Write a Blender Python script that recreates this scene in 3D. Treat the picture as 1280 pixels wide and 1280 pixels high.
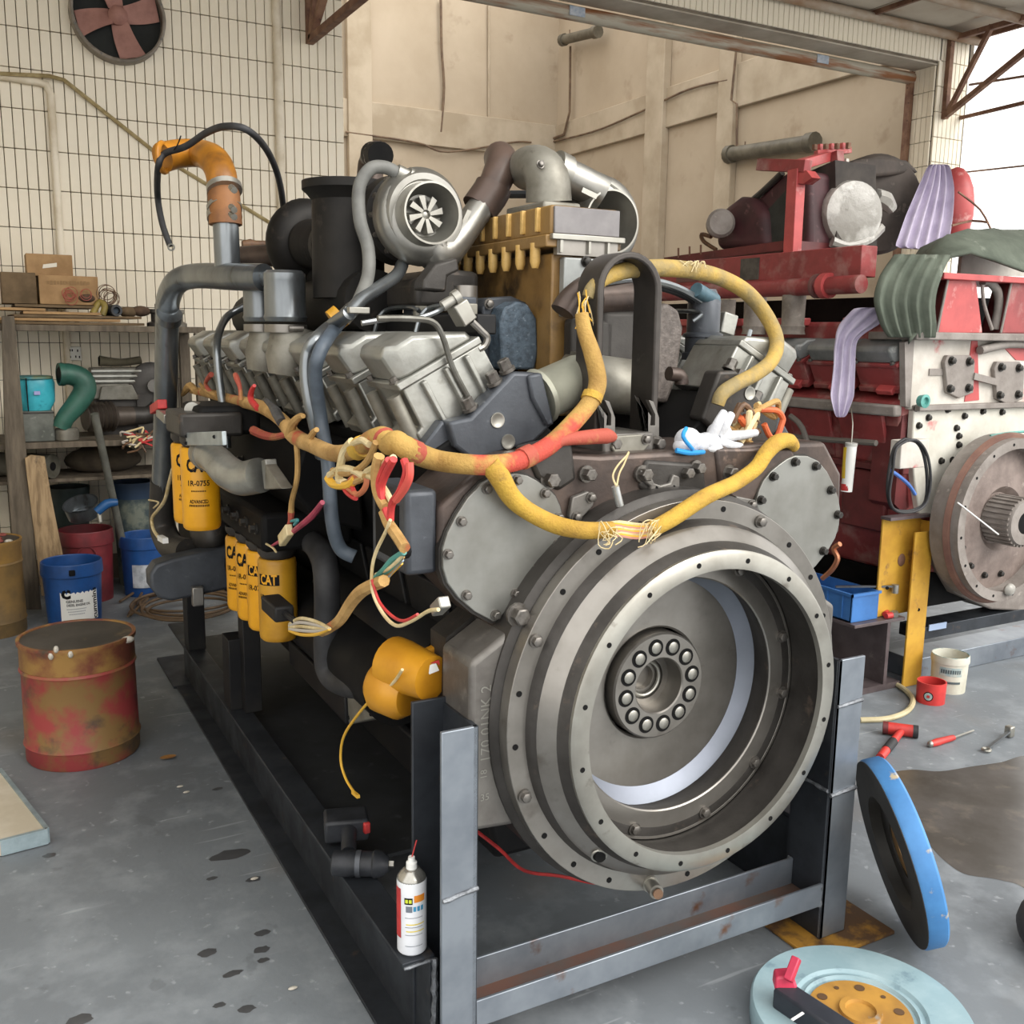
import bpy, bmesh, math, random
from mathutils import Vector as V, Matrix
random.seed(7)
R = math.radians
scn = bpy.context.scene
col = scn.collection
for o in list(bpy.data.objects): bpy.data.objects.remove(o)

# ---------------------------------------------------------------- camera
ZC = .775                                   # height of the crankshaft axis over the floor
CAM = V((-1.3654, -1.5805, .8014 + ZC)); YAW, PIT, ROL, FPX = .49888, .17612, .01308, 1241.6
_f = V((math.sin(YAW)*math.cos(PIT), math.cos(YAW)*math.cos(PIT), -math.sin(PIT)))
_r = V((math.cos(YAW), -math.sin(YAW), 0)); _u = _r.cross(_f)
CR = _r*math.cos(ROL) + _u*math.sin(ROL); CU = _u*math.cos(ROL) - _r*math.sin(ROL); CF = _f
cam = bpy.data.objects.new('camera', bpy.data.cameras.new('camera')); col.objects.link(cam)
cam.data.sensor_width = 36; cam.data.lens = FPX/1280*36; cam.data.clip_end = 200
m = Matrix((CR, CU, -CF)).transposed().to_4x4(); m.translation = CAM; cam.matrix_world = m
scn.camera = cam

# ---------------------------------------------------------------- sky and exposure
wd = bpy.data.worlds.new('overcast_sky'); scn.world = wd; wd.use_nodes = True
bg = wd.node_tree.nodes['Background']; bg.inputs[0].default_value = (1, .985, .955, 1); bg.inputs[1].default_value = 2.1
sun = bpy.data.objects.new('hazy_sun', bpy.data.lights.new('hazy_sun', 'SUN')); col.objects.link(sun)
sun.data.energy = 2.6; sun.data.angle = math.radians(40); sun.data.color = (1, .97, .92)
sun.rotation_euler = V((-.42, .72, -.55)).to_track_quat('-Z', 'Y').to_euler()
scn.view_settings.view_transform = 'Standard'; scn.view_settings.look = 'None'
scn.view_settings.exposure = 0.0; scn.view_settings.gamma = 1; scn.view_settings.use_curve_mapping = False

# ---------------------------------------------------------------- helpers
def W(x, y, X=None, Y=None, Z=None, D=None):
    """photo pixel -> world point on the plane X=, Y= or Z= (or at depth D)"""
    d = CF + CR*((x-640)/FPX) - CU*((y-640)/FPX)
    if X is not None: t = (X-CAM.x)/d.x
    elif Y is not None: t = (Y-CAM.y)/d.y
    elif Z is not None: t = (Z-CAM.z)/d.z
    else: t = D
    return CAM + d*t
def WP(lst, **k): return [W(x, y, **k) for x, y in lst]
def lin(c):
    if isinstance(c, str): c = [int(c[i:i+2], 16)/255 for i in (0, 2, 4)]
    return tuple((v/12.92 if v <= .04045 else ((v+.055)/1.055)**2.4) for v in c) + (1,)
MATS = {}
def M(name, c, c2=None, rough=.5, metal=0, sc=9, lo=.4, hi=.62, c3=None, sc3=25, lo3=.62, hi3=.72, bump=0, bsc=None, r2=None, stretch=None, trans=0, spec=None, alpha=1):
    """procedural surface: base colour, noise patches of a second colour and small spots of a third, with fine relief"""
    if name in MATS: return MATS[name]
    mt = bpy.data.materials.new(name); mt.use_nodes = True; N = mt.node_tree.nodes; L = mt.node_tree.links
    p = N['Principled BSDF']; p.inputs['Roughness'].default_value = rough; p.inputs['Metallic'].default_value = metal
    if spec is not None: p.inputs['Specular IOR Level'].default_value = spec
    if trans: p.inputs['Transmission Weight'].default_value = trans
    if alpha < 1: p.inputs['Alpha'].default_value = alpha
    base = lin(c); p.inputs['Base Color'].default_value = base
    tc = N.new('ShaderNodeTexCoord'); src = tc.outputs['Object']
    if stretch:
        mp = N.new('ShaderNodeMapping'); mp.inputs['Scale'].default_value = stretch; L.new(src, mp.inputs['Vector']); src = mp.outputs[0]
    def noise(s, det=5, rg=.6):
        n = N.new('ShaderNodeTexNoise'); n.inputs['Scale'].default_value = s; n.inputs['Detail'].default_value = det
        n.inputs['Roughness'].default_value = rg; L.new(src, n.inputs['Vector']); return n.outputs[0]
    def ramp(sock, a, b):
        r = N.new('ShaderNodeMapRange'); r.inputs[1].default_value = a; r.inputs[2].default_value = b; L.new(sock, r.inputs[0]); return r.outputs[0]
    cur = None
    for cc, s, a, b in ((c2, sc, lo, hi), (c3, sc3, lo3, hi3)):
        if cc is None: continue
        mx = N.new('ShaderNodeMix'); mx.data_type = 'RGBA'; f = ramp(noise(s), a, b); L.new(f, mx.inputs[0])
        if cur is None: mx.inputs[6].default_value = base
        else: L.new(cur, mx.inputs[6])
        mx.inputs[7].default_value = lin(cc); cur = mx.outputs[2]
        if r2 is not None and cc is c2:
            rr = N.new('ShaderNodeMapRange'); rr.inputs[3].default_value = rough; rr.inputs[4].default_value = r2; L.new(f, rr.inputs[0]); L.new(rr.outputs[0], p.inputs['Roughness'])
    if cur: L.new(cur, p.inputs['Base Color'])
    if bump:
        b = N.new('ShaderNodeBump'); b.inputs['Strength'].default_value = bump; b.inputs['Distance'].default_value = .01
        L.new(noise(bsc or sc*4), b.inputs['Height']); L.new(b.outputs[0], p.inputs['Normal'])
    MATS[name] = mt; return mt

def frame(d):
    d = V(d).normalized(); a = V((0, 0, 1)) if abs(d.z) < .9 else V((1, 0, 0))
    u = a.cross(d).normalized(); return u, d.cross(u), d
def smooth_path(pts, sm):
    pts = [V(p) for p in pts]
    if sm <= 1 or len(pts) < 3: return pts
    out = []; n = len(pts)
    for i in range(n-1):
        p0, p1, p2, p3 = pts[max(i-1, 0)], pts[i], pts[i+1], pts[min(i+2, n-1)]
        for k in range(sm):
            t = k/sm
            out.append(.5*((2*p1)+(p2-p0)*t+(2*p0-5*p1+4*p2-p3)*t*t+(3*p1-p0-3*p2+p3)*t**3))
    return out + [pts[-1]]
class B:
    """collects shapes that become one mesh"""
    def __init__(s): s.v = []; s.f = []
    def add(s, vs, fs):
        n = len(s.v); s.v += [V(v) for v in vs]; s.f += [[i+n for i in f] for f in fs]; return s
    def box(s, c, d, rot=None):
        c = V(c); x, y, z = [k/2 for k in d]
        vs = [V((i*x, j*y, k*z)) for i in (-1, 1) for j in (-1, 1) for k in (-1, 1)]
        if rot is not None: vs = [rot @ v for v in vs]
        return s.add([c+v for v in vs], [(0, 1, 3, 2), (4, 6, 7, 5), (0, 4, 5, 1), (2, 3, 7, 6), (0, 2, 6, 4), (1, 5, 7, 3)])
    def bb(s, x0, x1, y0, y1, z0, z1): return s.box(((x0+x1)/2, (y0+y1)/2, (z0+z1)/2), (abs(x1-x0), abs(y1-y0), abs(z1-z0)))
    def bar(s, p, q, w, h, up=(0, 0, 1)):
        p, q = V(p), V(q); d = (q-p).normalized(); u = V(up).cross(d)
        if u.length < 1e-4: u = V((1, 0, 0)).cross(d)
        u.normalize(); t = d.cross(u)
        vs = [a+u*(i*w/2)+t*(j*h/2) for a in (p, q) for i, j in ((-1, -1), (1, -1), (1, 1), (-1, 1))]
        return s.add(vs, [(0, 1, 2, 3), (7, 6, 5, 4), (0, 4, 5, 1), (1, 5, 6, 2), (2, 6, 7, 3), (3, 7, 4, 0)])
    def loft(s, rings, caps=True, close=False):
        n = len(rings[0]); vs = [v for r in rings for v in r]; fs = []; m_ = len(rings)
        for i in range(m_ if close else m_-1):
            a, b = i*n, ((i+1) % m_)*n
            for j in range(n): fs.append((a+j, a+(j+1) % n, b+(j+1) % n, b+j))
        if caps and not close: fs.append(tuple(range(n))[::-1]); fs.append(tuple(range((m_-1)*n, m_*n)))
        return s.add(vs, fs)
    def lathe(s, o, d, prof, n=40, caps=True, close=False):
        o = V(o); u, w, d = frame(d)
        return s.loft([[o+d*t+(u*math.cos(k*2*math.pi/n)+w*math.sin(k*2*math.pi/n))*max(r, 1e-4) for k in range(n)] for t, r in prof], caps, close)
    def cyl(s, p, q, r, r2=None, n=20):
        p, q = V(p), V(q); L_ = (q-p).length
        return s.lathe(p, q-p, [(0, r), (L_, r if r2 is None else r2)], n)
    def tube(s, pts, r, n=10, sm=6, caps=True, flat=None):
        P = smooth_path(pts, sm); m_ = len(P)
        rr = r if isinstance(r, (list, tuple)) else [r]*len(pts)
        rs = [rr[min(int(i/(m_-1)*(len(rr)-1)), len(rr)-2)]*(1-(i/(m_-1)*(len(rr)-1)) % 1)+rr[min(int(i/(m_-1)*(len(rr)-1))+1, len(rr)-1)]*((i/(m_-1)*(len(rr)-1)) % 1) if i < m_-1 else rr[-1] for i in range(m_)]
        t0 = (P[1]-P[0]).normalized(); u, w, _ = frame(t0); rings = []
        for i, p in enumerate(P):
            t = (P[min(i+1, m_-1)]-P[max(i-1, 0)]).normalized()
            u = (u-t*u.dot(t)).normalized(); w = t.cross(u)
            rings.append([p+(u*math.cos(k*2*math.pi/n)+w*math.sin(k*2*math.pi/n)*(flat or 1))*rs[i] for k in range(n)])
        return s.loft(rings, caps)
    def prism(s, poly, vec):
        vec = V(vec); return s.loft([[V(p) for p in poly], [V(p)+vec for p in poly]])
    def ball(s, c, r, n=14, m_=8, rot=None):
        c = V(c); r = (r, r, r) if not isinstance(r, (tuple, list)) else r; rings = []
        for i in range(m_+1):
            a = math.pi*i/m_; q = max(math.sin(a), 1e-3)
            ring = [V((q*math.cos(2*math.pi*k/n)*r[0], q*math.sin(2*math.pi*k/n)*r[1], -math.cos(a)*r[2])) for k in range(n)]
            rings.append([c+(rot @ p if rot else p) for p in ring])
        return s.loft(rings)
    def torus(s, c, d, R_, r, n=36, k=10, a0=0, a1=360):
        c = V(c); u, w, d = frame(d); full = (a1-a0) >= 360; rings = []; cnt = n if full else n+1
        for i in range(cnt):
            a = R(a0+(a1-a0)*i/n); e = u*math.cos(a)+w*math.sin(a)
            rings.append([c+e*(R_+r*math.cos(2*math.pi*j/k))+d*(r*math.sin(2*math.pi*j/k)) for j in range(k)])
        return s.loft(rings, close=full)
    def hexbolt(s, p, d, r, h, washer=True):
        p = V(p); d = V(d).normalized()
        if washer: s.lathe(p, d, [(0, r*1.35), (h*.25, r*1.35)], 14)
        return s.lathe(p, d, [(0, r), (h*.92, r), (h, r*.82)], 6)
def link(o, parent=None):
    col.objects.link(o)
    if parent is not None: o.parent = parent
    return o
ORG = {}
def part(name, b, mat, parent=None, bevel=0, ang=38, seg=2, kind=None, sub=0, solid=0):
    """one mesh object from a builder; parent may be a thing or a part"""
    vs = b.v; lo = [min(v[i] for v in vs) for i in range(3)]; hi = [max(v[i] for v in vs) for i in range(3)]
    org = V(((lo[0]+hi[0])/2, (lo[1]+hi[1])/2, lo[2]))
    me = bpy.data.meshes.new(name); me.from_pydata([v-org for v in vs], [], b.f); me.update()
    bm = bmesh.new(); bm.from_mesh(me); bmesh.ops.recalc_face_normals(bm, faces=bm.faces); bm.to_mesh(me); bm.free()
    me.materials.append(mat); me.shade_smooth(); me.set_sharp_from_angle(angle=R(ang))
    o = bpy.data.objects.new(name, me); link(o, parent); ORG[o.name] = org
    o.location = org - (ORG[parent.name] if parent is not None else V((0, 0, 0)))
    if bevel:
        md = o.modifiers.new('edge', 'BEVEL'); md.width = bevel; md.segments = seg; md.limit_method = 'ANGLE'; md.angle_limit = R(40)
    if solid:
        md = o.modifiers.new('thick', 'SOLIDIFY'); md.thickness = solid; md.offset = 0
    if sub:
        md = o.modifiers.new('sub', 'SUBSURF'); md.levels = sub; md.render_levels = sub
    if kind: o['kind'] = kind
    return o
def tag(o, label, cat, group=None):
    o['label'] = label; o['category'] = cat
    if group: o['group'] = group
    return o
def thing(name, label, cat, loc, group=None):
    o = bpy.data.objects.new(name, None); o.empty_display_size = .1; link(o); o.location = V(loc); ORG[o.name] = V(loc)
    return tag(o, label, cat, group)
def one(name, b, mat, label, cat, group=None, **k): return tag(part(name, b, mat, **k), label, cat, group)
def struct(name, b, mat, label=None, **k):
    o = part(name, b, mat, kind='structure', **k)
    if label: o['label'] = label
    return o
def clone(o, loc, parent, rot=None):
    """copy of a mesh piece (shared data), origin at the world point loc"""
    c = o.copy(); link(c, parent); ORG[c.name] = V(loc); c.location = V(loc) - (ORG[parent.name] if parent is not None else V((0, 0, 0)))
    if rot is not None: c.rotation_euler = rot
    return c
def text_mesh(body, size, mp, bold=0, width=None):
    """flat lettering as mesh; mp maps (x, y) of the text plane (centred) to a world point"""
    cu = bpy.data.curves.new('lettering', 'FONT'); cu.body = body; cu.size = size; cu.align_x = 'CENTER'; cu.align_y = 'CENTER'; cu.offset = bold; cu.resolution_u = 2
    o = bpy.data.objects.new('lettering', cu); col.objects.link(o); bpy.context.view_layer.update()
    dg = bpy.context.evaluated_depsgraph_get(); me = bpy.data.meshes.new_from_object(o.evaluated_get(dg))
    bm = bmesh.new(); bm.from_mesh(me); bmesh.ops.triangulate(bm, faces=bm.faces); bmesh.ops.subdivide_edges(bm, edges=[e for e in bm.edges if e.calc_length() > size*.3], cuts=2)
    xs = [v.co.x for v in bm.verts]; k = 1
    if width and xs: k = width/(max(xs)-min(xs))
    b = B(); bm.verts.index_update(); b.add([mp(v.co.x*k, v.co.y) for v in bm.verts], [[v.index for v in f.verts] for f in bm.faces]); bm.free()
    bpy.data.objects.remove(o); bpy.data.meshes.remove(me); bpy.data.curves.remove(cu)
    return b
def on_cyl(c, r, a0):
    """map text plane to the wall of an upright cylinder; a0 = heading (rad) the text faces"""
    c = V(c)
    def mp(x, y):
        a = a0 + x/r; return c + V((math.cos(a)*r, math.sin(a)*r, y))
    return mp
def cyl_patch(c, r, a0, w, z0, z1, n=10):
    """a label wrapped on a cylinder"""
    b = B(); vs = []; fs = []
    for i in range(n+1):
        a = a0 + (i/n-.5)*w/r; vs += [V(c)+V((math.cos(a)*r, math.sin(a)*r, z)) for z in (z0, z1)]
    for i in range(n): fs.append((2*i, 2*i+2, 2*i+3, 2*i+1))
    return b.add(vs, fs)

# ---------------------------------------------------------------- materials
concrete = M('concrete', '7b8186', '656a6f', rough=.62, sc=1.1, lo=.32, hi=.68, c3='959ba0', sc3=6, lo3=.48, hi3=.85, bump=.1, bsc=60, r2=.5)
def floor_wear(mt):
    """scattered pale scuffs, fine grit and brownish old stains on top of the concrete colour"""
    N = mt.node_tree.nodes; L = mt.node_tree.links; p = N['Principled BSDF']; cur = p.inputs['Base Color'].links[0].from_socket
    tc = N.new('ShaderNodeTexCoord')
    for s_, det, a, b, cc, st in ((26, 3, .66, .72, 'b9bec2', (1, 1, 1)), (9, 2, .68, .71, 'b4b9bd', (.25, 3, 1)), (1.6, 4, .6, .74, '7d7265', (1, 1, 1)), (14, 3, .67, .74, '55595d', (1, 1, 1))):
        mp = N.new('ShaderNodeMapping'); mp.inputs['Scale'].default_value = st; mp.inputs['Rotation'].default_value = (0, 0, s_); L.new(tc.outputs['Object'], mp.inputs[0])
        n = N.new('ShaderNodeTexNoise'); n.inputs['Scale'].default_value = s_; n.inputs['Detail'].default_value = det; L.new(mp.outputs[0], n.inputs['Vector'])
        r = N.new('ShaderNodeMapRange'); r.inputs[1].default_value = a; r.inputs[2].default_value = b; r.inputs[4].default_value = .35; L.new(n.outputs[0], r.inputs[0])
        mx = N.new('ShaderNodeMix'); mx.data_type = 'RGBA'; L.new(r.outputs[0], mx.inputs[0]); L.new(cur, mx.inputs[6]); mx.inputs[7].default_value = lin(cc); cur = mx.outputs[2]
    L.new(cur, p.inputs['Base Color'])
floor_wear(concrete)
tile_m = M('glazed_tile', 'e9dfca', 'dfd4bd', rough=.3, sc=1.5)
grout = M('grout', '7a6f60', '635a4e', rough=.9, sc=4)
plaster = M('plaster', 'b9aa95', 'a99983', rough=.9, sc=.8, lo=.35, hi=.7, c3='8f7c66', sc3=2.2, lo3=.6, hi3=.85, bump=.2, bsc=8)
rusty = M('rusty_steel', '6b4a3a', '8b6a54', rough=.75, sc=8, c3='3c2a22')
paintpipe = M('cream_pipe', 'e6dcc8', 'cdbfa6', rough=.5, sc=4)
steel_d = M('dark_steel', '41454b', '303338', rough=.42, metal=.55, sc=5, c3='6b5a4c', sc3=14, lo3=.64, hi3=.8, r2=.55)
steel_l = M('lit_steel', '8f969e', '767d86', rough=.38, metal=.6, sc=4, c3='6e4e3c', sc3=9, lo3=.63, hi3=.75)  # stand steel again, paler: light on its front faces put into the colour
weld_m = M('weld_bead', '8b8f94', '5a5c60', rough=.5, metal=.6, sc=40, bump=.6, bsc=60)
iron = M('cast_iron', '7c7974', '64605c', rough=.46, metal=.55, sc=6, c3='84807a', sc3=18, bump=.08, bsc=80)
iron_d = M('dark_cast_iron', '45423f', '35322f', rough=.5, metal=.45, sc=7, c3='5c5148', sc3=16, bump=.1, bsc=60)
iron_b = M('brown_cast_iron', '5a4d46', '433a36', rough=.42, metal=.45, sc=9, c3='74635a', sc3=20, bump=.1, bsc=60)
mach = M('machined_steel', 'a7a59d', '8d8a82', rough=.34, metal=.75, sc=5, c3='77726a', sc3=14)
mach_d = M('oiled_steel', '94908a', '7b7771', rough=.3, metal=.75, sc=4, c3='5f574f', sc3=9, lo3=.6, hi3=.8)
bolt_m = M('bolt_steel', '77736e', '5b5752', rough=.4, metal=.7, sc=60)
bolt_b = M('black_bolt', '2d2b28', '3d3a36', rough=.45, metal=.4, sc=60)
alu = M('cast_aluminium', 'a8a8a2', '8a8982', rough=.4, metal=.7, sc=8, c3='6b675c', sc3=14, lo3=.6, hi3=.8, bump=.06, bsc=120)
alu_d = M('dusty_aluminium', '8d8a80', '6e6a60', rough=.5, metal=.5, sc=9, c3='504b42', sc3=14)
bluegrey = M('blue_grey_casting', '4b4f55', '3a3d43', rough=.45, metal=.35, sc=7, c3='63666b', sc3=22, bump=.08, bsc=60)
black = M('black_paint', '19191b', '242322', rough=.5, sc=8, spec=.25)
black_g = M('black_rubber', '232325', '333335', rough=.62, sc=12)
rub_g = M('grey_rubber_hose', '6d6d69', '5a5a57', rough=.6, sc=12)
steel_p = M('steel_pipe', '8e9396', '6f7376', rough=.28, metal=.8, sc=6, c3='5d5a55', sc3=12, stretch=(1, 1, .3))
void = M('shade_black', '111112', '1a1918', rough=.6, sc=8, spec=.12)  # black put in for the shade of holes, hollows and the occluded block
cat_y = M('filter_yellow', 'e0a019', 'd29413', rough=.32, sc=6)
ink = M('black_print', '131315', rough=.6, spec=.15)
ink_w = M('white_print', 'e8e8e4', rough=.5)
loom = M('yellow_loom', 'bf9a3a', 'ab8636', rough=.8, sc=14, c3='8a6c34', sc3=30, lo3=.6, hi3=.75, bump=.4, bsc=160)
loom_r = M('red_patched_loom', 'b3904c', '9a783e', rough=.8, sc=14, c3='b8483a', sc3=5, lo3=.5, hi3=.58, bump=.4, bsc=160)
loom_t = M('tan_loom', 'b8935a', '96733f', rough=.8, sc=14, c3='b5533a', sc3=7, lo3=.6, hi3=.7, bump=.3, bsc=120)
wire_r = M('red_wire', 'c63a38', 'a92f30', rough=.5, sc=20)
wire_w = M('cream_wire', 'd9c79c', 'bfa978', rough=.55, sc=20)
wire_y = M('yellow_wire', 'dfae3b', rough=.5)
wire_k = M('brown_wire', '6d4f36', '4a372a', rough=.6, sc=20)

def bars(c, r_, a0, w_, z, n, h, gap, mt, parent):
    """illegible small print: a row of short strokes round a cylinder"""
    b = B(); st_ = w_/n
    for i in range(n):
        q = cyl_patch(c, r_, a0+(-w_/2+st_*(i+.5))/r_, st_*gap, z, z+h, 2); b.add(q.v, q.f)
    return part('print', b, mt, parent)
# ================================================================ SETTING
YW, ZH, XP, YR = 5.1, 4.08, 6.66, 5.37      # tiled front wall, lintel height, pillar, back of the lintel
g = B(); g.bb(-9, 16, -9, 15, -.12, 0); floor = struct('floor', g, concrete, 'grey concrete workshop floor, dusty and oil stained')
wall = struct('wall_back', B().bb(-5, .95, YW+.012, YW+.28, 0, 4.35), grout, 'wall clad with tall cream glazed tiles')
TW, TH, TG, TZ = .0569, .2216, .0042, 3.047
x_end = .955; t0 = None; n_t = 0; rest = B()
for j in range(5, -14, -1):
    for i in range(104):
        cx = x_end - TW*(i+.5); zc = TZ+TH*(j+.5)
        if zc > 4.28 or zc < .12: continue
        seen = cx > -1.26 and zc < 3.75 and not (cx > -.12 and zc < 1.9) and n_t < 300
        if not seen: rest.box((cx, YW, zc), (TW-TG, .02, TH-TG)); continue
        n_t += 1
        if t0 is None: t0 = part('tile', B().box((cx, YW, zc), (TW-TG, .02, TH-TG)), tile_m, wall, bevel=.002, seg=1)
        else: clone(t0, (cx, YW, zc-TH/2+TG/2), wall)
part('tile_field', rest, tile_m, wall, kind='stuff')
# lintel over the wide opening, its tiled face, the pillar
lint = struct('trim_1', B().bb(.95, XP+.5, YW+.012, YR, ZH, 4.36), grout, 'tiled lintel above the wide workshop opening')
sof = part('soffit_panel', B().bb(.95, XP, YW+.0, YR-.02, ZH-.012, ZH-.001), M('soffit', 'b5ab9c', 'a09585', rough=.6, sc=3), lint)
first = True
for i in range(101):
    cx = .95+TW*(i+.5)
    if cx < 2.0: continue
    if first: t1 = part('tile', B().box((cx, YW, ZH+.02+.111), (TW-TG, .02, TH-TG)), tile_m, lint, bevel=.003, seg=1); first = False
    else: clone(t1, (cx, YW, ZH+.02+.111-(TH-TG)/2), lint)
pil = struct('wall_right', B().bb(XP+.012, XP+.45, YW+.012, YR+.05, 0, 4.36), grout, 'tiled pillar at the side of the opening')
tp = None
for j in range(18):
    zc = ZH-.12-j*TH
    for k in range(5):
        if tp is None: tp = part('tile', B().box((XP, YW+.04+k*TW, zc), (.02, TW-TG, TH-TG)), tile_m, pil, bevel=.003, seg=1)
        else: clone(tp, (XP, YW+.04+k*TW, zc-(TH-TG)/2), pil)
tq = None
for j in range(19):
    zc = ZH+.14-j*TH
    for k in range(7):
        if zc < .1: continue
        if tq is None: tq = part('tile', B().box((XP+.04+k*TW, YW, zc), (TW-TG, .02, TH-TG)), tile_m, pil, bevel=.003, seg=1)
        else: clone(tq, (XP+.04+k*TW, YW, zc-(TH-TG)/2), pil)
# room beyond the opening
YF = 12.4
wf = struct('wall_far', B().bb(-1, XP+.6, YF, YF+.2, 0, 7.5), plaster, 'bare plaster wall at the far end of the workshop')
wr = struct('wall_side', B().bb(XP+.3, XP+.5, YR+.05, YF, 0, 7.5), plaster, 'bare plaster side wall of the workshop')
XS = XP+.3
wl = struct('wall_left', B().bb(-1.2, -1, YR, YF, 0, 7.5), plaster, 'plaster wall hidden behind the tiled wall')
band = M('band_plaster', 'b9ab96', 'a4957f', rough=.9, sc=1.5)
zb = W(640, 170, Y=YF).z
struct('trim_2', B().bb(-1, XS, YF-.06, YF, zb-.28, zb+.22), band, 'plaster ledge band along the far wall', bevel=.01)
struct('trim_3', B().bb(XS-.06, XS, YR+.1, YF, zb-.28, zb+.22), band, 'plaster ledge band along the side wall', bevel=.01)
x0 = W(432, 100, Y=YF).x; x1 = W(462, 100, Y=YF).x
struct('trim_4', B().bb(x0, x1, YF-.1, YF, 0, 7.5), band, 'plaster column strip on the far wall', bevel=.01)
yc = W(816, 120, X=XS).y; yd = W(838, 120, X=XS).y
struct('trim_5', B().bb(XS-.12, XS, yd, yc, 0, 7.5), band, 'plaster column strip on the side wall', bevel=.01)
yc = W(905, 120, X=XS).y; yd = W(925, 120, X=XS).y
struct('trim_6', B().bb(XS-.1, XS, yd, yc, 0, 7.5), band, 'second plaster column strip on the side wall', bevel=.01)
# conduits and cables on those walls
cb = M('brown_cable', '5d4a3b', '7b6650', rough=.7, sc=6)
def cable(pts, r, mt, label, name='wall_cable', cat='cable', sm=5, **k): return one(name, B().tube(pts, r, 6, sm), mt, label, cat, **k)
cable(WP([(551, 0), (552, 60), (555, 110), (551, 165)], Y=YF-.05), .018, cb, 'brown cable hanging down the far plaster wall')
cable(WP([(432, 165), (520, 178), (560, 190), (640, 178), (664, 178)], Y=YF-.09), .015, cb, 'thin cable sagging along the ledge of the far wall')
cable(WP([(611, 5), (611, 160)], Y=YF-.03), .016, band, 'plaster coated conduit running up the far wall', name='wall_conduit', cat='conduit', sm=1)
cable(WP([(668, 182), (705, 168), (712, 140), (713, 58)], X=XS-.09), .02, cb, 'dark conduit climbing the side wall to the upper lamp', name='wall_conduit', cat='conduit', sm=1)
cable(WP([(920, 65), (914, 125), (921, 130), (921, 190)], X=XS-.12), .014, cb, 'drop cable hanging above the lower tube lamp', sm=1)
cable(WP([(668, 182), (740, 165), (800, 140), (860, 112), (910, 100)], X=XS-.09), .014, cb, 'thin cable running along the ledge of the side wall')
lamp_m = M('lamp_housing', '575246', '6d675a', rough=.5, sc=6)
def tube_lamp(a, b, r, label):
    t = thing('tube_lamp', label, 'lamp', (V(a)+V(b))/2)
    d = (V(b)-V(a)).normalized()
    part('lamp_tube', B().cyl(a, b, r, n=12), lamp_m, t); part('end_cap', B().cyl(V(a)-d*.03, V(a)+d*.05, r*1.25, n=12), lamp_m, t); part('end_cap', B().cyl(V(b)-d*.05, V(b)+d*.06, r*1.25, n=12), lamp_m, t)
    part('hanger', B().cyl(V(a)*.8+V(b)*.2, V(a)*.8+V(b)*.2+V((0, 0, .12)), .008, n=6), cb, t)
tube_lamp(W(912, 193, X=XS-.1), W(1014, 178, X=XS-.1), .085, 'long grey tube lamp fixed to the side wall above the red engine')
tube_lamp(W(704, 50, X=XS-.2), W(745, 40, X=XS-.2), .07, 'short tube lamp fixed high on the side wall')
# rusty door rail under the lintel
rl = thing('door_rail', 'rust streaked door rail fixed under the tiled lintel', 'rail', (3.8, YR, ZH-.15))
part('rail_tube', B().tube([(.97, YR, ZH-.075), (3.8, YR, ZH-.075), (XP-.01, YR, ZH-.075)], .055, 12, 1), M('streaked_rail', 'a8a08f', '83532f', rough=.6, sc=2, lo=.45, hi=.6, stretch=(.6, 1, 8)), rl)
for xx in (2.9, 5.45): part('rail_clip', B().bb(xx-.07, xx+.07, YR-.06, YR-.05, ZH-.11, ZH-.04), M('clip', 'b4b8bd', '8a97a8', rough=.4, sc=20), rl, bevel=.005)
part('side_channel', B().bb(XP-.05, XP, YR-.03, YR+.03, .01, ZH-.02), rusty, rl)
# awning roof in front of the building
ZA = 4.36
panel = M('ceiling_board', 'c6bba9', 'b5a693', rough=.7, sc=1.2, c3='a2714f', sc3=3, lo3=.6, hi3=.8)
aw = struct('ceiling', B().bb(-5, XP+.45, .7, YW+.3, ZA+.03, ZA+.06), panel, 'weathered awning roof boards above the yard')
pb = None
for i in range(12):
    for j in range(6):
        x = -5+.97*i; y = .71+j*.74
        if pb is None: pb = part('ceiling_board', B().bb(x, x+.95, y, y+.72, ZA+.0, ZA+.03), panel, aw, bevel=.004, seg=1)
        else: clone(pb, (x+.475, y+.36, ZA+.0), aw)
for k, yy in enumerate((YW-.09, YW-.7, YW-1.4, YW-2.1)):
    part('purlin', B().tube([(-5, yy, ZA-.05), (XP+.45, yy, ZA-.05)], .04, 10, 1), M('purlin_steel', 'a89a88', '8a6a4c', rough=.6, sc=3, stretch=(.5, 1, 1)), aw)
for xx in (3.4, 4.6, 5.7, XP+.4):
    part('rafter', B().bar((xx, .7, ZA-.02), (xx, YW, ZA-.02), .03, .04), rusty, aw)
# triangular wall brackets that carry the awning
def bracket(x, label, z0, low=False):
    t = thing('awning_bracket', label, 'bracket', (x, YW-.02, z0))
    y0 = YW-.03
    part('upright', B().bar((x, y0, z0), (x, y0, ZA-.01), .05, .05, up=(1, 0, 0)), rusty, t)
    part('brace', B().bar((x, y0-.02, z0+.03), (x, y0-1.35, ZA-.04), .045, .045, up=(1, 0, 0)), rusty, t)
    part('strut', B().bar((x, y0-.02, z0+.03), (x, y0-.42, ZA-.04), .04, .04, up=(1, 0, 0)), rusty, t)
    if low: part('lower_bar', B().bar((x, y0, z0+.02), (x, y0-1.6, z0+.02), .045, .045, up=(1, 0, 0)), rusty, t)
    part('tie', B().bar((x, y0, ZA-.06), (x, y0-1.4, ZA-.06), .045, .045, up=(1, 0, 0)), rusty, t)
bracket(.73, 'rusty triangular bracket on the cream tiled wall', W(398, 58, Y=YW).z, True)
bracket(XP+.12, 'rusty triangular bracket on the tiled pillar', W(1180, 150, Y=YW).z)
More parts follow.
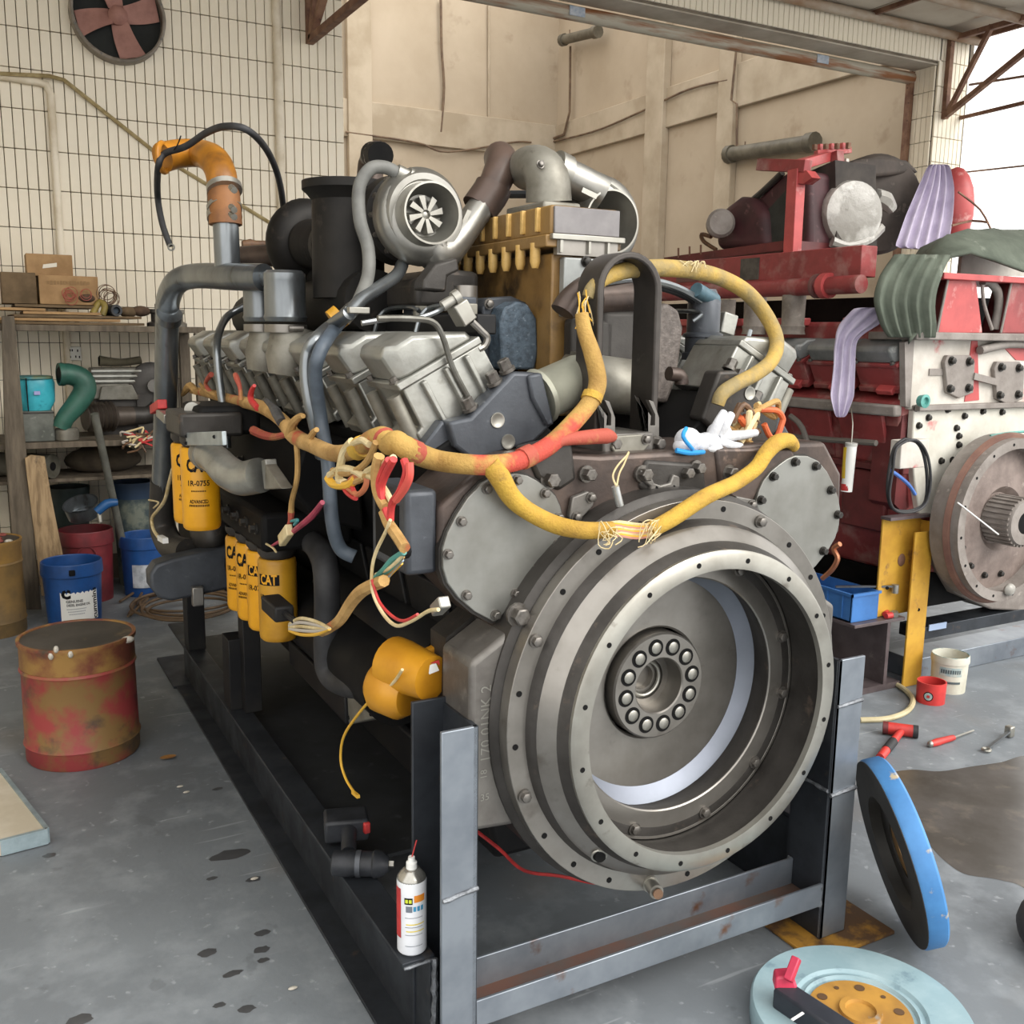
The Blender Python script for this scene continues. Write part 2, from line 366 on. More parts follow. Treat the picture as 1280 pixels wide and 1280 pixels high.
for (x0_, y0_, x1_, y1_, r_, lb_) in ((1190, 150, 1282, 128, .03, 'thick steel bar at the foot of the pillar bracket in the bright yard'), (1212, 106, 1282, 95, .02, 'thin steel bar crossing behind the pillar bracket in the bright yard'), (1200, 216, 1282, 207, .015, 'thinnest steel bar in the bright yard, below the pillar bracket')):
    a, b_ = W(x0_, y0_, Y=YW+.1), W(x1_, y1_, D=8.6)
    one('fence_bar', B().bar(a, b_, r_, r_), rusty, lb_, 'bar')
# exhaust fan
fc = W(147, 20, Y=YW-.05); FR = .265
fan = thing('exhaust_fan', 'round exhaust fan with four dusty pink blades set in the tiled wall', 'fan', fc)
fanrim = M('fan_rim', '857c70', '6a6258', rough=.5, sc=10); blade_m = M('fan_blade', 'a3766a', '8c6258', rough=.7, sc=8)
part('fan_rim', B().lathe(fc, (0, -1, 0), [(-.04, FR*.93), (-.04, FR), (.05, FR*1.0), (.055, FR*.96), (.05, FR*.93)], 40, False, True), fanrim, fan)
part('back_plate', B().cyl(fc+V((0, .045, 0)), fc+V((0, .03, 0)), FR*.95, n=40), M('fan_dark', '1c1f1c', '0f100f', rough=.8, sc=4), fan)
part('fan_hub', B().lathe(fc, (0, -1, 0), [(-.02, .055), (.02, .055), (.035, .04), (.05, .02)], 20), blade_m, fan)
for k in range(4):
    a = R(12+90*k); e = V((math.cos(a), 0, math.sin(a))); s_ = V((-math.sin(a), 0, math.cos(a))); y = V((0, 1, 0))
    b = B(); rings = []
    for i in range(7):
        t = i/6; r_ = .04+t*(FR*.88-.04); wdt = .045+.03*t; tw = .03*(1-t*.4); cv = s_*(.03*t*t)
        rings.append([fc+e*r_+cv+s_*wdt-y*tw+y*.0, fc+e*r_+cv-s_*wdt+y*tw*.3, fc+e*r_+cv-s_*wdt+y*(tw*.3+.006), fc+e*r_+cv+s_*wdt-y*(tw-.006)])
    part('fan_blade', b.loft(rings), blade_m, fan)
for k in range(8):
    a = R(45*k+20); part('screw', B().hexbolt(fc+V((math.cos(a)*FR*.965, -.05, math.sin(a)*FR*.965)), (0, -1, 0), .007, .008, False), bolt_m, fan)
# conduits on the tiled wall
yb = YW-.03
one('wall_pipe', B().tube([(W(345, 0, Y=yb).x, yb, 4.3), (W(345, 0, Y=yb).x, yb, 1.2)], .028, 12, 1), paintpipe, 'cream painted pipe running down the tiled wall beside the bracket', 'pipe')
p = W(0, 97, Y=yb); q = W(62, 97, Y=yb); zt = p.z
one('wall_pipe', B().tube([(q.x-1.8, yb, zt+.06), (q.x-.06, yb, zt), (q.x-.02, yb, zt-.012), (q.x, yb, zt-.06), (q.x, yb, .95)], .022, 10, 1), paintpipe, 'cream conduit with an elbow leading down to the socket behind the shelf', 'pipe')
one('wall_cable', B().tube([W(0, 92, Y=yb-.03), W(62, 95, Y=yb-.03), W(80, 100, Y=yb-.01), W(200, 195, Y=yb+.015), W(340, 280, Y=yb+.015), W(400, 330, Y=yb+.015)], .012, 6, 1), M('tan_rope', 'a9986f', '8b7a52', rough=.8, sc=20), 'yellowish cable slanting down across the tiled wall', 'cable')
sc_ = W(92, 442, Y=yb); so = thing('wall_socket', 'white double wall socket under the upper shelf board', 'socket', sc_)
wp = M('white_plastic', 'e4e2da', 'd2cfc4', rough=.4, sc=6)
part('socket_plate', B().box(sc_, (.085, .03, .085)), wp, so, bevel=.006)
for dx, dz in ((-.02, .02), (-.008, .02), (.022, .018), (.01, -.018), (.03, -.02), (-.02, -.02)): part('slot', B().box(sc_+V((dx, -.016, dz)), (.006, .004, .014)), ink, so)
for dz in (.16,): part('switch_plate', B().box(sc_+V((.03, .0, dz)), (.03, .02, .06)), M('dark_plastic', '57534b', rough=.5), so, bevel=.004)

# unseen tiled wall, added left of the view to cut light from that side
wy = struct('wall_light_block', B().bb(-3.5, -3.3, .2, YW, 0, ZA), grout, 'unseen tiled wall added to block light from the left')
yt = B()
for j in range(17):
    for i in range(85): yt.box((-3.295, .25+TW*(i+.5), .08+TH*(j+.5)), (.02, TW-TG, TH-TG))
part('tile_field', yt, tile_m, wy, kind='stuff')
# ================================================================ ENGINE STAND (front engine)
st = thing('engine_stand', 'dark welded steel channel stand carrying the grey engine', 'engine stand', (0, 1.4, 0))
def chan_post(x_web, sx, y0, y1, z0, z1, wdt, parent, m1, m2, t=.01):
    """upright channel: web at x_web, flanges reaching wdt towards sx"""
    part('post_web', B().bb(x_web-t/2*0, x_web+sx*t, y0, y1, z0, z1), m1, parent)
    part('post_flange', B().bb(x_web, x_web+sx*wdt, y0, y0+t, z0, z1), m2, parent, bevel=.002)
    part('post_flange', B().bb(x_web, x_web+sx*wdt, y1-t, y1, z0, z1+.012), m1, parent, bevel=.002)
chan_post(-.507, -1, .125, .285, .012, .795, .082, st, steel_d, steel_l)
chan_post(.507, 1, .125, .26, .012, .782, .092, st, steel_d, steel_l)
def bead(p, q, r, parent):
    p, q = V(p), V(q); n = max(6, int((q-p).length/.012)); rnd = random.Random(3)
    part('weld_bead', B().tube([p+(q-p)*(i/n)+V((rnd.uniform(-1, 1), rnd.uniform(-1, 1), rnd.uniform(-1, 1)))*r*.25 for i in range(n+1)], [r*rnd.uniform(.8, 1.2) for i in range(n+1)], 6, 1), weld_m, parent)
bead((-.587, .122, .43), (-.507, .122, .438), .006, st); bead((.507, .122, .42), (.597, .122, .425), .006, st); bead((.51, .122, .66), (.597, .122, .665), .005, st); bead((.5055, .13, .43), (.5055, .25, .43), .005, st)
def rail(xo, sx, y0, y1, z1, wdt, parent, m_, t=.011):
    part('rail_top_flange', B().bb(xo, xo-sx*wdt, y0, y1, z1-t, z1), m_, parent, bevel=.002)
    part('rail_bottom_flange', B().bb(xo, xo-sx*wdt, y0, y1, .001, t), m_, parent, bevel=.002)
    part('rail_web', B().bb(xo-sx*(wdt-t), xo-sx*wdt, y0, y1, t, z1-t), m_, parent)
rail(-.648, -1, .195, 3.0, .262, .075, st, steel_d); rail(.648, 1, .2, 3.0, .262, .075, st, steel_d)
bead((-.576, .19, .02), (-.576, .19, .255), .007, st); bead((-.645, .192, .252), (-.58, .192, .252), .004, st)
bead((.505, .13, .105), (.505, .13, .168), .007, st); bead((.505, .245, .14), (.505, .245, .19), .007, st)
# cross beam: channel lying open side up
part('beam_front_flange', B().bb(-.507, .507, .125, .133, .108, .172), steel_l, st, bevel=.002)
part('beam_back_flange', B().bb(-.507, .507, .235, .243, .108, .19), steel_l, st, bevel=.002)
part('beam_web', B().bb(-.507, .507, .133, .235, .108, .116), M('rusty_web', '5b5049', '6e4a3a', rough=.5, metal=.3, sc=6), st)
part('deck_plate', B().bb(-.573, .573, .72, 2.9, .2, .21), M('deck_plate', '35373a', '27292b', rough=.6, metal=.3, sc=4, c3='484a4c', sc3=12), st)
for yy in (2.6, 1.85):
    part('far_post', B().bb(-.64, -.57, yy-.05, yy+.05, .262, .52), black, st, bevel=.003); part('far_post', B().bb(.57, .64, yy-.05, yy+.05, .262, .52), black, st, bevel=.003)
part('far_post', B().bb(-.60, -.54, 1.75, 1.82, .262, .62), black, st, bevel=.003)
part('pad_plate', B().bb(-.66, -.5, 2.85, 3.3, .001, .012), steel_d, st)
part('pad_plate', B().bb(.58, .78, .36, .52, .001, .012), steel_d, st)
one('wooden_pad', B().bb(.43, .72, .06, .36, .0005, .0115), M('yellow_stained_pad', 'a87a2c', '5a4028', rough=.7, sc=9, lo=.42, hi=.55), 'yellow stained flat pad under the foot of the steel stand', 'pad', bevel=.003)

# ================================================================ GREY ENGINE
en = thing('diesel_engine', 'large grey diesel engine with an open flywheel housing, on a steel stand', 'engine', (0, 1.4, .3))
C0 = V((0, 0, ZC)); YA = (0, 1, 0)
part('flywheel_flange', B().lathe(C0, YA, [(.10, .455), (.135, .455), (.135, .40), (.10, .40)], 96, False, True), mach_d, en, bevel=.0015)
part('adapter_wall', B().lathe(C0, YA, [(.104, .414), (.07, .401), (.055, .38), (.03, .37), (.012, .3605), (.012, .345), (.125, .345), (.13, .405)], 96, False, True), iron_d, en)
part('adapter_shoulder', B().lathe(C0, YA, [(.071, .4025), (.063, .397), (.045, .378), (.037, .372), (.045, .366), (.07, .39)], 96, False, True), mach_d, en)
ring = part('front_ring', B().lathe(C0, YA, [(0, .354), (0, .3205), (.014, .3195), (.014, .361), (.005, .361)], 96, False, True), mach, en)
def circ(r, y, deg): return V((r*math.cos(R(deg)), y, ZC+r*math.sin(R(deg))))
hole = part('bolt_hole', B().cyl(circ(.34, .004, 0), circ(.34, -.0008, 0), .0058, n=12), void, ring)
hb = None
for k in range(1, 16):
    p = circ(.34, 0, 22.5*k+10.2); clone(hole, p+V((0, .0016, -.0058)), ring)
hole.location = circ(.34, .0016, 10.2)-V((0, 0, .0058))-ORG[ring.name]
fh = None
for k in range(24):
    a = 15*k+4
    if 330 < a < 360 or a < 10: pass
    p = circ(.436, .0985, a)
    if k in (4, 10, 13): part('bolt', B().hexbolt(p, (0, -1, 0), .011, .014), bolt_m, en)
    elif fh is None: fh = part('bolt_hole', B().cyl(p+V((0, .004, 0)), p, .0065, n=12), void, en)
    else: clone(fh, p+V((0, .002, -.0065)), en)
part('timing_hole', B().cyl(circ(.385, .06, 229), circ(.385, .044, 229), .015, n=16), void, en)
part('timing_rim', B().torus(circ(.387, .05, 229), (-.4, -1, -.4), .016, .003, 20, 6), mach, en)
fw = part('flywheel', B().lathe(C0, YA, [(.125, .343), (.125, .285), (.131, .2735), (.15, .275), (.198, .291), (.205, .289)], 96, False), iron_d, en)
part('flywheel_rim', B().lathe(C0, YA, [(.1245, .342), (.1245, .336), (.1275, .334), (.1245, .31), (.1245, .276), (.127, .273), (.132, .275), (.132, .342)], 96, False, True), mach_d, fw)
part('flywheel_chamfer', B().lathe(C0, YA, [(.197, .2915), (.2205, .2555), (.227, .258), (.204, .294)], 96, False, True), M('bright_steel', '868b96', '7a7f88', rough=.5, metal=.8, sc=4), fw)
part('flywheel_disc', B().lathe(C0, YA, [(.222, .2565), (.222, .138), (.226, .133), (.25, .133), (.25, .265)], 96, False, True), mach_d, fw)
for a in (62, 20, -6, -39, -71, -108, -140, 170, 130, 95):
    part('bolt', B().hexbolt(circ(.3195, .125, a-2), (0, -1, 0), .0115, .013), bolt_m, fw)
hub = part('crank_hub', B().lathe(C0, YA, [(.25, .128), (.199, .128), (.195, .124), (.195, .069), (.198, .066), (.25, .066), (.25, .05), (.262, .05), (.262, .03), (.28, .03), (.28, 0)], 72, False), mach_d, en)
cb_ = bt = None
for k in range(12):
    p = circ(.0955, .195, 30*k+9)
    if cb_ is None:
        cb_ = part('counterbore', B().lathe(p+V((0, .002, 0)), (0, -1, 0), [(0, .0138), (.0032, .0138), (.0032, .0205), (0, .0205)], 24, False, True), void, hub)
        bt = part('bolt', B().lathe(p, (0, -1, 0), [(0, .0135), (.0035, .0135), (.005, .011)], 20), mach, hub)
    else:
        clone(cb_, p+V((0, .0004, -.0205)), hub); clone(bt, p+V((0, -.0025, -.0135)), hub)
part('pilot_ring', B().torus(C0+V((0, .255, 0)), YA, .042, .005, 40, 8), mach, hub)
# housing behind the flange
hs = part('flywheel_housing', B().lathe(C0, YA, [(.136, .40), (.136, .452), (.15, .47), (.36, .47), (.36, .40)], 72, False, True), iron_d, en)
for s in (-1, 1):
    pol = [(-.511, .918), (-.511, .548), (-.37, .536), (-.30, .60), (-.30, .98), (-.372, 1.003)]
    part('mounting_foot', B().loft([[V((x*-s, y, z)) for x, z in pol] for y in (.155,)] + [[V((x*-s*1.0, .30, z)) for x, z in pol]]), iron, en, bevel=.012, seg=3)
    part('foot_web', B().prism([V((x*-s, .30, z)) for x, z in ((-.50, .93), (-.50, .60), (-.35, .5), (-.3, 1.0), (-.36, 1.02))], (0, .08, 0)), iron_d, en)
def emb(body, x, y, sz, rot=True):
    c = W(x, y, Y=.1535)
    return text_mesh(body, sz, (lambda u, v: c+V((-v, 0, u))) if rot else (lambda u, v: c+V((u, 0, v))))
part('cast_lettering', emb('170 01NK 2', 608, 905, .034), mach, en); part('cast_lettering', emb('18', 605, 968, .022), mach, en); part('cast_lettering', emb('35', 606, 997, .022, False), mach, en)
up = [(-.555, 1.10), (-.555, 1.235), (-.47, 1.305), (-.36, 1.325), (-.25, 1.33), (-.17, 1.322), (.06, 1.322), (.12, 1.332), (.50, 1.325), (.565, 1.24), (.575, 1.09), (.45, .96), (.2, 1.1), (-.2, 1.1), (-.42, .96)]
part('gear_housing', B().prism([V((x, .215, z)) for x, z in up], (0, .2, 0)), iron_b, en, bevel=.012, seg=3)
# round gear covers
covL = [(-.552, 1.153), (-.541, 1.185), (-.522, 1.218), (-.497, 1.252), (-.465, 1.28), (-.428, 1.294), (-.387, 1.297), (-.36, 1.29), (-.339, 1.279), (-.312, 1.263), (-.29, 1.242), (-.278, 1.22), (-.271, 1.194), (-.263, 1.148), (-.268, 1.136), (-.425, .987), (-.436, .985), (-.48, 1.012), (-.518, 1.047), (-.542, 1.08), (-.552, 1.112)]
for s in (1, -1):
    pol = [V((x*s, .2, z)) for x, z in covL]; c = sum(pol, V())/len(pol)
    cv = part('gear_cover', B().prism(pol, (0, .012, 0)), M('lid_steel', '8f8f8a', '7b7a74', rough=.4, metal=.65, sc=5, c3='9c948a', sc3=3), en, bevel=.002)
    part('cover_gasket', B().prism([c+(p-c)*1.035+V((0, .010, 0)) for p in pol], (0, .02, 0)), iron_d, en)
    for i, (x, z) in enumerate([(-.542, 1.14), (-.512, 1.205), (-.455, 1.268), (-.385, 1.282), (-.318, 1.25), (-.283, 1.195), (-.285, 1.137), (-.335, 1.088), (-.385, 1.04), (-.432, 1.0), (-.5, 1.05)]):
        q = V((x*s, .2, z))
        part('bolt', B().hexbolt(q, (0, -1, 0), .0085, .014), bolt_m if s > 0 else bolt_b, cv)
# castings, bolts and small brackets on top of the housing
for x, y, r_ in ((689, 600, .016), (736, 593, .014), (806, 593, .015), (859, 591, .013), (873, 585, .013), (914, 591, .014), (650, 770, .019)):
    p = W(x, y, Y=.2 if y < 700 else .14); part('bolt', B().hexbolt(p+V((0, .014, 0)), (0, -1, 0), r_, .03), bolt_m, en)
part('boss_rib', B().prism(WP([(655, 560), (715, 545), (722, 600), (700, 615), (672, 598)], Y=.205), (0, .05, 0)), iron_d, en, bevel=.01)
part('boss_rib', B().prism(WP([(808, 575), (880, 580), (885, 622), (845, 636), (800, 610)], Y=.205), (0, .05, 0)), iron_d, en, bevel=.008)
part('boss_rib', B().prism(WP([(895, 560), (990, 560), (1000, 580), (955, 605), (935, 640), (900, 610)], Y=.207), (0, .06, 0)), iron_b, en, bevel=.008)
part('clover_bracket', B().prism(WP([(802, 588), (812, 590), (818, 604), (826, 607), (838, 604), (842, 593), (850, 596), (850, 618), (812, 620), (814, 608), (803, 600)], Y=.195), (0, .012, 0)), iron, en, bevel=.003)
for x, y in ((820, 610), (842, 609)): part('bolt_hole', B().cyl(W(x, y, Y=.198), W(x, y, Y=.1942), .005, n=10), void, en)
dp = part('small_cover', B().prism(WP([(712, 645), (716, 622), (735, 614), (744, 620), (742, 632), (724, 652), (714, 652)], Y=.2), (0, .014, 0)), iron, en, bevel=.003)
for x, y in ((720, 646), (738, 622)): part('bolt', B().hexbolt(W(x, y, Y=.2), (0, -1, 0), .009, .013), bolt_m, dp)
dp = part('small_cover', B().prism(WP([(920, 620), (945, 625), (952, 640), (938, 645), (922, 632)], Y=.2), (0, .014, 0)), iron, en, bevel=.003)
part('bolt', B().hexbolt(W(939, 631, Y=.2), (0, -1, 0), .009, .013), bolt_m, dp)
lb = part('side_wing', B().bb(-.622, -.552, .225, .42, 1.095, 1.27), bluegrey, en, bevel=.012, seg=3)
part('wing_recess', B().bb(-.6235, -.60, .26, .39, 1.12, 1.235), void, lb)
# pencil sensor hanging on a wire loop
sn = part('sensor', B().cyl(W(769, 608, Y=.13), W(775, 632, Y=.13), .0085, n=14), M('zinc', 'c3c5c4', 'a9aba9', rough=.3, metal=.7, sc=20), en)
part('sensor_wire', B().tube(WP([(770, 607), (766, 595), (772, 582), (783, 570), (786, 565), (780, 580), (774, 592), (771, 607)], Y=.135), .0022, 5, 4), wire_w, sn)

# ---- block, sump, heads
blk = [(-.30, .46), (-.36, .62), (-.40, .80), (-.43, 1.02), (-.50, 1.33), (-.31, 1.44), (-.12, 1.30), (.12, 1.30), (.31, 1.44), (.50, 1.33), (.43, 1.02), (.40, .80), (.36, .62), (.30, .46)]
part('engine_block', B().prism([V((x, .36, z)) for x, z in blk], (0, 2.3, 0)), void, en, bevel=.006)  # near-black colour carries the shade along the block side
part('sump', B().prism([V((x, .42, z)) for x, z in ((-.31, .3), (-.34, .46), (.34, .46), (.31, .3))], (0, 2.2, 0)), black, en, bevel=.015)
for k in range(8):
    y = .44+.28*k
    part('inspection_cover', B().prism([V((-.375, y, .66)), V((-.41, y, .84)), V((-.442, y, 1.0)), V((-.43, y, 1.0)), V((-.36, y, .66))], (0, .24, 0)), black, en, bevel=.004)
TH_ = R(28); AV = V((-math.sin(TH_), 0, math.cos(TH_))); BV = V((math.cos(TH_), 0, math.sin(TH_)))
def bank(s, count, y0, pitch, OX=-.556, OZ=1.458, parent=en, hm=alu, cm=alu_d, off=V((0, 0, 0)), cover_m=None, L=.178, plain=False):
    mir = (lambda v: V((v.x*s, v.y, v.z))+off)
    def pt(a, b, y): return mir(V((OX, y, OZ))+AV*a+BV*b)
    for k in range(count):
        y = y0+pitch*k
        if k == 0:
            hd = part('cylinder_head', B().loft([[pt(a, b, yy) for a, b in ((-.125, -.012), (-.10, -.012), (-.095, .004), (0, .004), (0, .215), (-.11, .22), (-.125, .22))] for yy in (y, y+L)]), hm, parent, bevel=.004)
            sub = []
            # gasket rail and valve cover
            sub.append(('cover_rail', B().loft([[pt(a, b, yy) for a, b in ((0, -.006), (.017, -.006), (.017, .215), (0, .215))] for yy in (y-.006, y+L+.006)]), hm, .003))
            prof = [(.017, .004), (.03, .004), (.078, -.002), (.094, .012), (.095, .078), (.035, .2), (.017, .208)]
            p1 = [(.017, .03), (.03, .032), (.07, .03), (.082, .035), (.085, .078), (.035, .19), (.017, .198)]
            sub.append(('valve_cover', B().loft([[pt(a, b, y+.004) for a, b in p1], [pt(a, b, y+.022) for a, b in prof], [pt(a, b, y+L-.022) for a, b in prof], [pt(a, b, y+L-.004) for a, b in p1]]), cover_m or hm, .006))
            for dy in (.02, L-.02):
                sub.append(('cover_bolt', B().hexbolt(pt(.017, .0, y+dy), (pt(1, 0, 0)-pt(0, 0, 0)), .009, .012), bolt_m, 0))
            for b_, dy in () if plain else ((.05, .0), (.11, .0), (.165, .0)):
                sub.append(('head_rib', B().bar(pt(-.005, b_, y-.006), pt(-.12, b_+.004, y-.006), .012, .02, up=(0, 1, 0)), hm, .003))
            sub.append(('port_boss', B().loft([[pt(a, b, yy) for a, b in ((-.125, -.03), (-.10, -.034), (-.09, .004), (-.125, .004))] for yy in (y+.04, y+.13)]), cm, .004))
            if not plain: sub.append(('push_tube', B().cyl(pt(-.008, -.016, y+.02), pt(-.118, -.02, y+.02), .016, n=14), cm, 0))
            if not plain: sub.append(('push_tube', B().cyl(pt(-.008, -.014, y+.158), pt(-.118, -.018, y+.158), .014, n=14), cm, 0))
            kids = [part(n_, b_, m_, hd, bevel=bv) for n_, b_, m_, bv in sub]; base = (hd, [(q, ORG[q.name]) for q in kids], ORG[hd.name].copy())
        else:
            dv = V((0, pitch*k, 0)); h2 = clone(base[0], base[2]+dv, parent)
            for q, og in base[1]: clone(q, og+dv, h2)
bank(1, 8, .405, .283); bank(-1, 8, .405, .283)
# dark end plates with core plugs on both banks
for s in (1, -1):
    ep = [(-.473, 1.392), (-.42, 1.401), (-.317, 1.497), (-.26, 1.496), (-.214, 1.379), (-.261, 1.341), (-.412, 1.305), (-.46, 1.34)]
    pl = part('end_plate', B().prism([V((x*s, .345, z)) for x, z in ep], (0, .06, 0)), bluegrey if s > 0 else iron_d, en, bevel=.008, seg=3)
    part('end_wedge', B().prism([V((x*s, .37, z)) for x, z in ((-.53, 1.33), (-.475, 1.395), (-.41, 1.31), (-.43, 1.28), (-.5, 1.29))], (0, .07, 0)), bluegrey, en, bevel=.006)
    if s > 0: part('end_block', B().prism([V((x*s, .335, z)) for x, z in ((-.285, 1.49), (-.25, 1.496), (-.215, 1.38), (-.235, 1.375), (-.275, 1.44))], (0, .06, 0)), bluegrey, pl, bevel=.006)
    for px_, pz_ in ((-.356, 1.393), (-.329, 1.345)) if s > 0 else ((-.36, 1.44),):
        part('core_plug', B().lathe((px_*s, .346, pz_), (0, -1, 0), [(0, .017), (.004, .017), (.004, .014), (.003, .012)], 20), mach, pl)
    for bx, bz in ((-.405, 1.415), (-.345, 1.47), (-.315, 1.497)):
        part('bolt', B().hexbolt((bx*s, .375, bz), AV if s > 0 else (AV.x*-1, 0, AV.z), .014, .03), bolt_m, pl)
# fat pale water manifold between plate and lifting eye, and its twin behind the eye
part('water_manifold', B().lathe(W(672, 497, Y=.40), V((.9, .12, .32)), [(0, .062), (.01, .066), (.02, .058), (.13, .056), (.15, .05)], 28), M('pale_casting', 'b0b0a0', '9a9a8c', rough=.45, metal=.4, sc=7), en)
part('water_manifold', B().lathe(W(795, 485, Y=.5), V((-.9, .0, .1)), [(0, .07), (.2, .07)], 28), alu_d, en)
# injector rail, fuel lines, clips along the top of the left bank
part('fuel_rail', B().bar((-.33, .45, 1.60), (-.33, 2.6, 1.60), .05, .045), black, en, bevel=.004)
part('fuel_rail', B().bar((.33, .85, 1.60), (.33, 2.6, 1.60), .05, .045), black, en, bevel=.004)
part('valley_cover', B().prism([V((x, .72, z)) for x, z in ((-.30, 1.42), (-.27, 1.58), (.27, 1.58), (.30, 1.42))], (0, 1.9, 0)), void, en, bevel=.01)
lnb = []
for k in range(7):
    y = .62+.283*k
    part('fuel_line', B().tube([(-.335, y-.1, 1.625), (-.36, y-.1, 1.642), (-.36, y+.06, 1.642), (-.385, y+.075, 1.62), (-.40, y+.08, 1.57)], .006, 7, 3), steel_p, en)
    part('line_clip', B().box((-.34, y-.1, 1.632), (.035, .02, .03)), alu_d, en, bevel=.003)
    part('rocker_bracket', B().box((-.31, y, 1.64), (.05, .06, .05)), bluegrey, en, bevel=.004)
part('fuel_line', B().tube(WP([(472, 398), (510, 398), (540, 402), (553, 420), (566, 460), (588, 502)], Y=.385), .0068, 8, 4), M('dull_line', '6b6a64', '57554f', rough=.4, metal=.6, sc=20), en)
part('fuel_line', B().tube(WP([(452, 404), (490, 398), (520, 398), (545, 390), (556, 383)], Y=.43), .006, 8, 3), steel_p, en)
jb = part('junction_box', B().prism(WP([(568, 384), (584, 373), (597, 397), (582, 409)], Y=.40), (0, .05, 0)), mach, en, bevel=.003)
part('line_elbow', B().tube(WP([(590, 402), (602, 414), (609, 422), (606, 432), (598, 437)], Y=.41), .008, 8, 4), mach_d, jb)
part('hose_clip', B().lathe(W(553, 383, Y=.42), V((.8, -.1, .5)), [(0, .012), (.03, .012), (.03, .017), (.045, .017)], 12), mach, jb)
# blue ribbed cover and its brown twin beyond the lifting eye
pf = WP([(627, 462), (625, 402), (631, 385), (646, 376), (660, 380), (671, 398), (673, 440), (669, 462)], Y=.62)
hd_ = part('control_hood', B().loft([pf, [p+V((0, .04, 0)) for p in pf], [p+V((-.005, .06, 0)) for p in pf]]), M('blue_hammered', '51606d', '3c4853', rough=.5, sc=60, c3='74818c', sc3=90, bump=.3, bsc=140), en, bevel=.006)
pf2 = WP([(606, 462), (603, 385), (612, 372), (640, 370), (662, 380), (672, 400), (674, 462)], Y=.68)
part('hood_back', B().prism(pf2, (0, .12, 0)), bluegrey, hd_, bevel=.006)
part('bolt', B().hexbolt(W(611, 380, Y=.675), (0, -1, 0), .01, .012), bolt_m, hd_)
pf = WP([(800, 500), (805, 400), (815, 384), (835, 378), (850, 388), (855, 410), (848, 470), (835, 505)], Y=.55)
part('control_hood', B().prism(pf, (0, .1, 0)), M('brown_hammered', '776e68', '5d5550', rough=.5, sc=60, c3='8d857e', sc3=90, bump=.3, bsc=140), en, bevel=.012, seg=3)
# lifting eye
def uloop(xl, xr, yt, yb_, Y, n=14):
    a, b_, t, bo = W(xl, 400, Y=Y).x, W(xr, 400, Y=Y).x, W((xl+xr)/2, yt, Y=Y).z, W((xl+xr)/2, yb_, Y=Y).z
    r_ = (b_-a)/2; c = (a+b_)/2; return [V((a, Y, bo))]+[V((c-r_*math.cos(math.pi*i/n), Y, t-r_+r_*math.sin(math.pi*i/n))) for i in range(n+1)]+[V((b_, Y, bo))]
oo, ii = uloop(747, 827, 314, 548, .30), uloop(755, 819, 323, 548, .30)
dk = V((0, .09, 0)); le = B(); n = len(oo)
le.loft([[oo[i], ii[i], ii[i]+dk, oo[i]+dk] for i in range(n)])
lf = part('lifting_eye', le, M('eye_steel', '4b4642', '3a3633', rough=.4, metal=.5, sc=7, c3='65605b', sc3=14), en, bevel=.004)
for x in (762, 817):
    part('eye_fork', B().prism(WP([(x-7, 515), (x-18, 497), (x-17, 500), (x-3, 520), (x-4, 532), (x+2, 532), (x+2, 518), (x-6, 500), (x, 502), (x+7, 522), (x+7, 562), (x-7, 562)], Y=.29), (0, .014, 0)), iron, lf, bevel=.002)
    part('bolt', B().hexbolt(W(x+3, 554, Y=.285), (0, -1, 0), .013, .025), bolt_m, lf)
part('eye_base', B().bb(W(745, 560, Y=.3).x, W(808, 560, Y=.3).x, .27, .42, W(780, 572, Y=.3).z, W(780, 540, Y=.3).z), iron, lf, bevel=.006)
lid = part('oval_lid', B().prism(WP([(765, 560), (772, 545), (800, 543), (812, 546), (812, 556), (800, 570), (785, 574), (770, 570)], Y=.262), (0, .015, 0)), alu_d, lf, bevel=.003)
part('bolt', B().hexbolt(W(807, 549, Y=.262), (0, -1, 0), .009, .012), bolt_m, lid)
# ---- aftercooler box with ribs, lid and front plates
brass = M('oily_yellow_paint', '87693c', '6b4f2b', rough=.4, sc=5, c3='2a2016', sc3=6, lo3=.5, hi3=.68, bump=.1, bsc=50)
XA0, XA1, YA0, YA1 = -.10, .075, .55, 1.35
zt, zl, zr, zb2 = W(692, 256, Y=YA0).z, W(692, 294, Y=YA0).z, W(692, 316, Y=YA0).z, W(700, 470, Y=YA0).z
ac = part('aftercooler', B().bb(XA0, XA1, YA0+.005, YA1, zb2-.1, zr), brass, en, bevel=.005)
part('cooler_lid', B().bb(XA0-.012, XA1+.008, YA0-.005, YA1, zl, zt), brass, ac, bevel=.006)
part('lid_end', B().bb(XA0-.005, XA1+.008, YA0-.012, YA0-.004, zl+.004, zt-.003), M('grey_lid', '7d7a7a', '656163', rough=.5, metal=.3, sc=6), ac, bevel=.002)
part('cooler_ledge', B().bb(XA0-.03, XA1+.012, YA0-.015, YA1, zr+.012, zl), brass, ac, bevel=.003)
part('ledge_front', B().bb(XA0-.02, XA1+.014, YA0-.03, YA0-.014, zl-.012, zl+.002), mach, ac, bevel=.002)
part('front_core', B().bb(XA0+.0, XA1, YA0-.018, YA0, zr-.005, zl-.012), mach_d, ac)
rbm = M('rib_yellow', 'd6b06a', 'b8914d', rough=.45, sc=20)
for k in range(9):
    y = YA0+.05+k*.075
    part('lid_rib', B().bb(XA0-.022, XA0-.008, y-.006, y+.006, zl+.01, zt-.003), rbm, ac, bevel=.002)
    part('bolt_sleeve', B().lathe((XA0-.022, y, zr-.035), (0, 0, 1), [(0, .008), (.015, .013), (.06, .013)], 12), rbm, ac)
